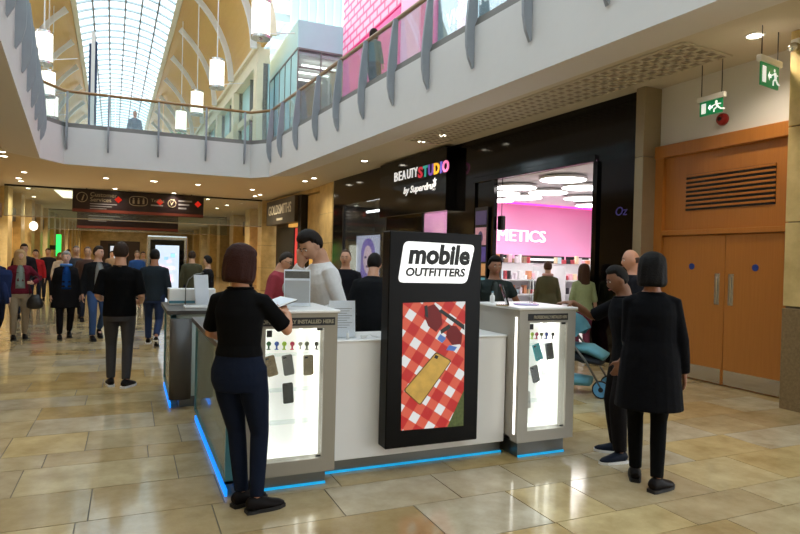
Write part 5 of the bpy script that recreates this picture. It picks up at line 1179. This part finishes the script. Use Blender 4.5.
# --- 7, 8 dark figures behind the sign
person('person in black coat half hidden by the kiosk sign', 2.47, 6.3, 30, 1.70, skin_c=(190, 140, 112), hair='short', hair_c=(24, 20, 18), face=False, top=('coat_black2', (20, 21, 24)), sleeve=1., hem=.85, lean=.25, fat=1.15, vox=.013, bottom=('trousers_dark', (26, 26, 30)))
person('person in dark jacket behind the white sweater man', 2.95, 8.6, -150, 1.74, skin_c=(196, 146, 118), hair='receding', hair_c=(80, 66, 56), top=('jacket_dark', (26, 26, 32)), vox=.014, bottom=('trousers_dark', (26, 26, 30)))
# --- 9 attendant in dark vest
p = atY(493, 300, 6.35); person('attendant in dark vest standing behind the right cabinet', p.x, 6.35, -160, 1.68, skin_c=(150, 104, 80), hair='full', hair_c=(12, 9, 9), head=(-.1, .0, 0), lean=.08, top=('vest_dark', (40, 48, 48)), sleeve=.3, hem=.92, shirt=(90, 100, 100),
    armR=((.28, .22, 1.0), (.6, -.8, 0), (0, .9, -.3), (-1, 0, 0), (0, 0, 1), .4), armL=((-.26, .2, 1.0), (-.6, -.8, 0), (.1, .9, -.3), (1, 0, 0), (0, 0, 1), .4), vox=.012)
# --- 10, 11 shoppers at the shop
p = atY(547, 300, 9.3); person('shopper in olive jacket with back turned at the cosmetics shop', p.x, 9.3, azdir(547), 1.66, fem=True, skin_c=(200, 156, 130), hair='short', hair_c=(84, 58, 44), face=False, scarf=(206, 160, 150), top=('jacket_olive', (88, 84, 60)), sleeve=1., hem=.82, fat=1.15, vox=.014, bottom=('trousers_dark', (26, 26, 30)))
p = atY(583, 300, 8.0); person('shopper in pale green floral top beside the stroller', p.x, 8.0, 20, 1.62, fem=True, skin_c=(196, 150, 126), hair='long', hair_c=(70, 48, 36), face=False, top=('top_floral', (150, 160, 120)), sleeve=.6, hem=.88, vox=.014, bottom=('skirt_pink', (120, 60, 80)))
# --- 12 man in black polo walking away
person('man in black polo and grey trousers walking away', -.10, 7.98, 3, 1.735, skin_c=(196, 146, 118), hair='short', hair_c=(52, 38, 30), face=False, footR=(.085, -.05), footL=(-.09, .08), toeR=.5, toeL=-.2, fat=1.05,
    armR=((.235, .19, 1.02), (.15, -1, -.2), (-.5, .8, -.1), (-.8, 0, .2), (0, .3, 1), .5), armL=((-.225, .2, 1.05), (-.15, -1, -.2), (.5, .8, .1), (.8, 0, .2), (0, .3, 1), .5),
    top=('polo_black', (17, 17, 19)), sleeve=.48, hem=.86, collar=True, bottom=('trousers_grey', (66, 64, 66)), shoes=('trainer_black', (28, 26, 28)), sole='sole_white', vox=.010, legw=.95)
# --- 13 man walking ahead
person('man in dark shirt and blue jeans striding away, heel lifted', .40, 11.5, 6, 1.74, skin_c=(170, 120, 96), hair='short', hair_c=(22, 18, 16), face=False, footR=(.07, -.32), footL=(-.1, .22), heelR=.12, drop=.05, top=('shirt_slate', (36, 44, 52)), hem=.84, bottom=('jeans_blue', (40, 52, 82)), shoes=('shoe_black', (24, 22, 22)), sole='sole_white', vox=.013)
# --- 14 couple
person('woman in black cape with bright blue scarf walking toward us', -1.08, 12.8, 172, 1.62, fem=True, fat=1.35, skin_c=(214, 170, 150), hair='full', hair_c=(170, 166, 164), head=(.1, 0, 0), scarf=(90, 140, 210), shirt=(36, 90, 180), top=('cape_black', (22, 21, 24)), hem=.62, flare=.08, coat=dict(name='cape'), footR=(.1, .1), footL=(-.08, -.12), heelL=.05, bottom=('trousers_black', (22, 21, 24)), vox=.013)
person('man in black jacket and blue jeans walking beside the woman in cape', -.54, 12.6, 166, 1.76, fat=1.1, skin_c=(206, 160, 138), hair='short', hair_c=(56, 46, 40), head=(-.7, .0, 0), top=('jacket_black', (24, 25, 28)), shirt=(196, 204, 212), hem=.86, footR=(.12, .22), footL=(-.08, -.2), heelL=.09, drop=.03, bottom=('jeans_blue2', (56, 78, 118)), vox=.013)
# --- 15 left pair
wm, JW, _ = person('blonde woman in maroon jacket and beige trousers with black handbag', -1.83, 12.9, 166, 1.63, fem=True, fat=1.12, skin_c=(220, 176, 152), hair='long', hair_c=(190, 156, 110), shirt=(190, 210, 206), top=('jacket_maroon', (104, 30, 44)), hem=.88, footR=(.1, .06), footL=(-.1, -.02), bottom=('trousers_beige', (158, 140, 116)), vox=.013,
    armL=((-.2, .2, 1.1), (-.7, -.7, 0), (.6, .7, .1), (1, 0, 0), (0, .3, 1), .5))
person('walker in navy coat carrying a jacket at the left edge', -2.12, 12.2, 160, 1.66, fem=True, skin_c=(214, 170, 150), hair='bob', hair_c=(90, 70, 56), top=('coat_navy', (30, 38, 66)), shirt=(220, 226, 232), hem=.66, flare=.06, coat=dict(name='coat'), footR=(.12, .22), footL=(-.08, -.2), heelL=.1, drop=.03, bottom=('trousers_navy', (24, 28, 44)), vox=.013)
# --- far walkers
FAR = [(24, 17.0, 170, 'man in dark jacket some way behind the maroon jacket woman', (34, 32, 36), 'short', (50, 40, 34), 1.78, False), (35.5, 20.5, 175, 'walker in bright red top far on the left', (176, 40, 44), 'short', (40, 32, 28), 1.66, False),
       (48, 23, 178, 'distant walker in black and white top with open jacket', (40, 40, 46), 'short', (60, 50, 40), 1.72, False), (60, 22, 170, 'distant walker in cream jumper left of the cape', (196, 180, 160), 'bob', (120, 90, 60), 1.6, True),
       (76, 16.5, 172, 'man in grey coat right behind the woman in cape', (70, 70, 76), 'receding', (130, 120, 116), 1.76, False), (87.5, 16.0, 174, 'walker in brown jacket between the couple', (86, 64, 56), 'receding', (120, 104, 96), 1.74, False),
       (137, 21, 176, 'distant walker in blue beyond the man in polo', (50, 84, 140), 'short', (130, 110, 90), 1.7, False), (143, 24, 176, 'far walker in grey beside the map totem', (120, 120, 126), 'short', (60, 50, 44), 1.7, False),
       (192, 14.8, 10, 'shopper in olive parka standing right of the map totem', (76, 74, 56), 'short', (60, 46, 36), 1.70, False), (208, 13.0, -60, 'person in black standing by the farther counter', (28, 27, 30), 'full', (26, 22, 20), 1.6, True),
       (242, 16, 20, 'shopper in dark coat near the jeweller seen past the woman', (34, 32, 36), 'short', (40, 32, 28), 1.66, False), (68, 27, 172, 'very distant walker in dark clothes under the directory sign', (40, 40, 44), 'short', (40, 32, 28), 1.72, False), (112, 26, 176, 'very distant walker in beige below the directory sign', (150, 130, 110), 'short', (60, 44, 36), 1.7, False)]
for px, yy, az, lab, c, hr, hcx, hh, fe in FAR:
    p = atY(px, 262, yy); person(lab, p.x, yy, az, hh, fem=fe, hair=hr, hair_c=hcx, top=('top_%d_%d_%d' % c, c), footR=(.1, .12), footL=(-.1, -.12), hem=.86, vox=.02, face=(az > 90), group='distant walkers in the mall')
# --- upper level
p = atY(135, 113, 25.0); person('person in striped top behind the rear balustrade upstairs', p.x, 25.0, 180, 1.66, skin_c=(206, 150, 126), hair='receding', hair_c=(120, 100, 90), top=('top_stripe', (110, 124, 140)), z0=5.33, vox=.02, group='people upstairs')
pu = atX(374, 45, 5.15); person('person with big dark hair in teal coat at the right balcony upstairs', 5.15, pu.y, 60, 1.70, fem=True, hair='bob', hair_c=(52, 38, 32), face=False, top=('coat_teal', (60, 104, 112)), z0=5.33, vox=.016, group='people upstairs')
# ================================================================== HELD THINGS, STROLLER
S1 = 1.665/1.75
# tablet in the woman's right hand
c = wr1+Vector(hd1).normalized()*.14+Vector((-.03, .0, .012))
t = thing('tablet', 'white framed tablet lying in the hand of the woman in black polo', 'tablet', c); t.rotation_euler = (rad(14), rad(4), -rad(60))
ob('body', bbox(-.085, .085, -.12, .12, -.005, .004, .003), 'white_paint', t); ob('screen', bbox(-.072, .072, -.1, .1, .004, .0055), 'paper', t); ob('case', bbox(-.087, .087, -.122, .122, -.009, -.0051, .002), 'black_matte', t)
# handbag of the blonde woman
t = thing('handbag', 'black round leather handbag hanging beside the beige trousers', 'handbag', (-1.56, 12.72, .52))
MS('leather_black', 24, 22, 24, rough=.4); bm = bmesh.new(); sec = [(.04, .08, .04), (.07, .13, .06), (.14, .135, .06), (.22, .11, .05), (.30, .05, .025)]; tube(bm, [(0, 0, z) for z, _, _ in sec], [(a, b) for _, a, b in sec], 16); ob('bag', bm, 'leather_black', t, smooth=True)
bm = bmesh.new(); tube(bm, [(-.08, 0, .3), (-.1, 0, .45), (-.06, 0, .6), (0, 0, .64), (.05, 0, .6), (.09, 0, .45), (.08, 0, .3)], [.008]*7, 6); ob('strap', bm, 'leather_black', t, smooth=True)
t = thing('carried_jacket', 'dark blue jacket draped over the arm of the left edge walker', 'jacket', (-1.98, 11.95, .78)); cloth('jacket_blue', 34, 46, 84); bm = bmesh.new(); tube(bm, [(0, 0, .5), (0, -.02, .42), (0, -.02, .2), (.02, -.02, 0)], [(.17, .06), (.19, .09), (.17, .07), (.13, .05)], 18); ob('drape', remesh(bm, .014, 3, 'drape'), 'jacket_blue', t); bm = bmesh.new(); tube(bm, [(.06, -.05, .3), (.1, -.08, .1), (.12, -.07, -.06)], [.05, .045, .04], 10); ob('sleeve', bm, 'jacket_blue', t, smooth=True)
# stroller
pw = atZ(591, 397)
t = thing('stroller', 'teal pushchair standing behind the right lit cabinet', 'stroller', (pw.x+.05, pw.y+.25, 0), rad(35)); MS('teal_fabric', 96, 156, 172, rough=.8, var=.15, scale=8); MS('dark_fabric', 40, 44, 50, rough=.9); MS('wheel_blue', 90, 150, 190, rough=.4)
for sx, sy, r in ((-.22, -.3, .11), (.22, -.3, .11), (-.26, .36, .15), (.26, .36, .15)):
    wo = bmesh.new(); tube(wo, [(sx-.02, sy, r), (sx+.02, sy, r)], [r-.02, r-.02], 22); wl_ = ob('wheel', wo, 'wheel_blue', t)
    b2 = bmesh.new(); tube(b2, [(sx, sy+(r-.014)*math.cos(k*PI/10), r+(r-.014)*math.sin(k*PI/10)) for k in range(21)], [.014]*21, 6, side=(1, 0, 0)); ob('tyre', b2, 'sole_black', wl_, smooth=True)
    b2 = bmesh.new(); cyl(b2, (sx-.03, sy, r), (sx+.03, sy, r), .03, 10); ob('hub', b2, 'sole_black', wl_)
for s in (-1, 1):
    bm = bmesh.new(); tube(bm, [(s*.23, -.3, .13), (s*.23, -.1, .45), (s*.23, .2, .8), (s*.23, .42, 1.02)], [.014]*4, 8); ob('frame_tube', bm, 'steel_dark', t, smooth=True)
    bm = bmesh.new(); tube(bm, [(s*.24, .36, .15), (s*.23, .1, .55)], [.014]*2, 8); ob('frame_tube', bm, 'steel_dark', t, smooth=True)
bm = bmesh.new(); tube(bm, [(-.23, .42, 1.02), (0, .46, 1.05), (.23, .42, 1.02)], [.018]*3, 8); ob('handle', bm, 'sole_black', t, smooth=True)
bm = bmesh.new(); tube(bm, [(0, -.26, .42), (0, -.05, .44), (0, .14, .5), (0, .24, .8)], [(.2, .05), (.21, .06), (.21, .07), (.2, .04)], 16, side=(1, 0, 0)); ob('seat', bm, 'dark_fabric', t, smooth=True)
bm = bmesh.new()
for j in range(7):
    pass
pts = []
rings = []
for j in range(8):
    a = rad(20+j*18); rings.append([bm.verts.new((.22*math.cos(PI*k/10), .18-.30*math.cos(a)*(1 if True else 0)*(.6+.4*math.sin(PI*k/10)), .72+.30*math.sin(a)*math.sin(PI*k/10)**.6 if 0 < k < 10 else .72)) for k in range(11)])
for a_, b_ in zip(rings, rings[1:]):
    for k in range(10): bm.faces.new((a_[k], a_[k+1], b_[k+1], b_[k]))
bmesh.ops.solidify(bm, geom=bm.faces[:], thickness=.012); ob('canopy', bm, 'teal_fabric', t, smooth=True)
bm = bmesh.new(); tube(bm, [(0, -.12, .16), (0, .2, .16)], [(.17, .06), (.17, .08)], 14, side=(1, 0, 0)); ob('basket', bm, 'teal_fabric', t, smooth=True)
bm = bmesh.new(); tube(bm, [(0, -.3, .48), (0, -.12, .56), (0, .1, .58)], [(.19, .05), (.2, .07), (.19, .05)], 14, side=(1, 0, 0)); ob('footmuff', bm, 'teal_fabric', t, smooth=True)
bpy.data.scenes.remove(TMP)
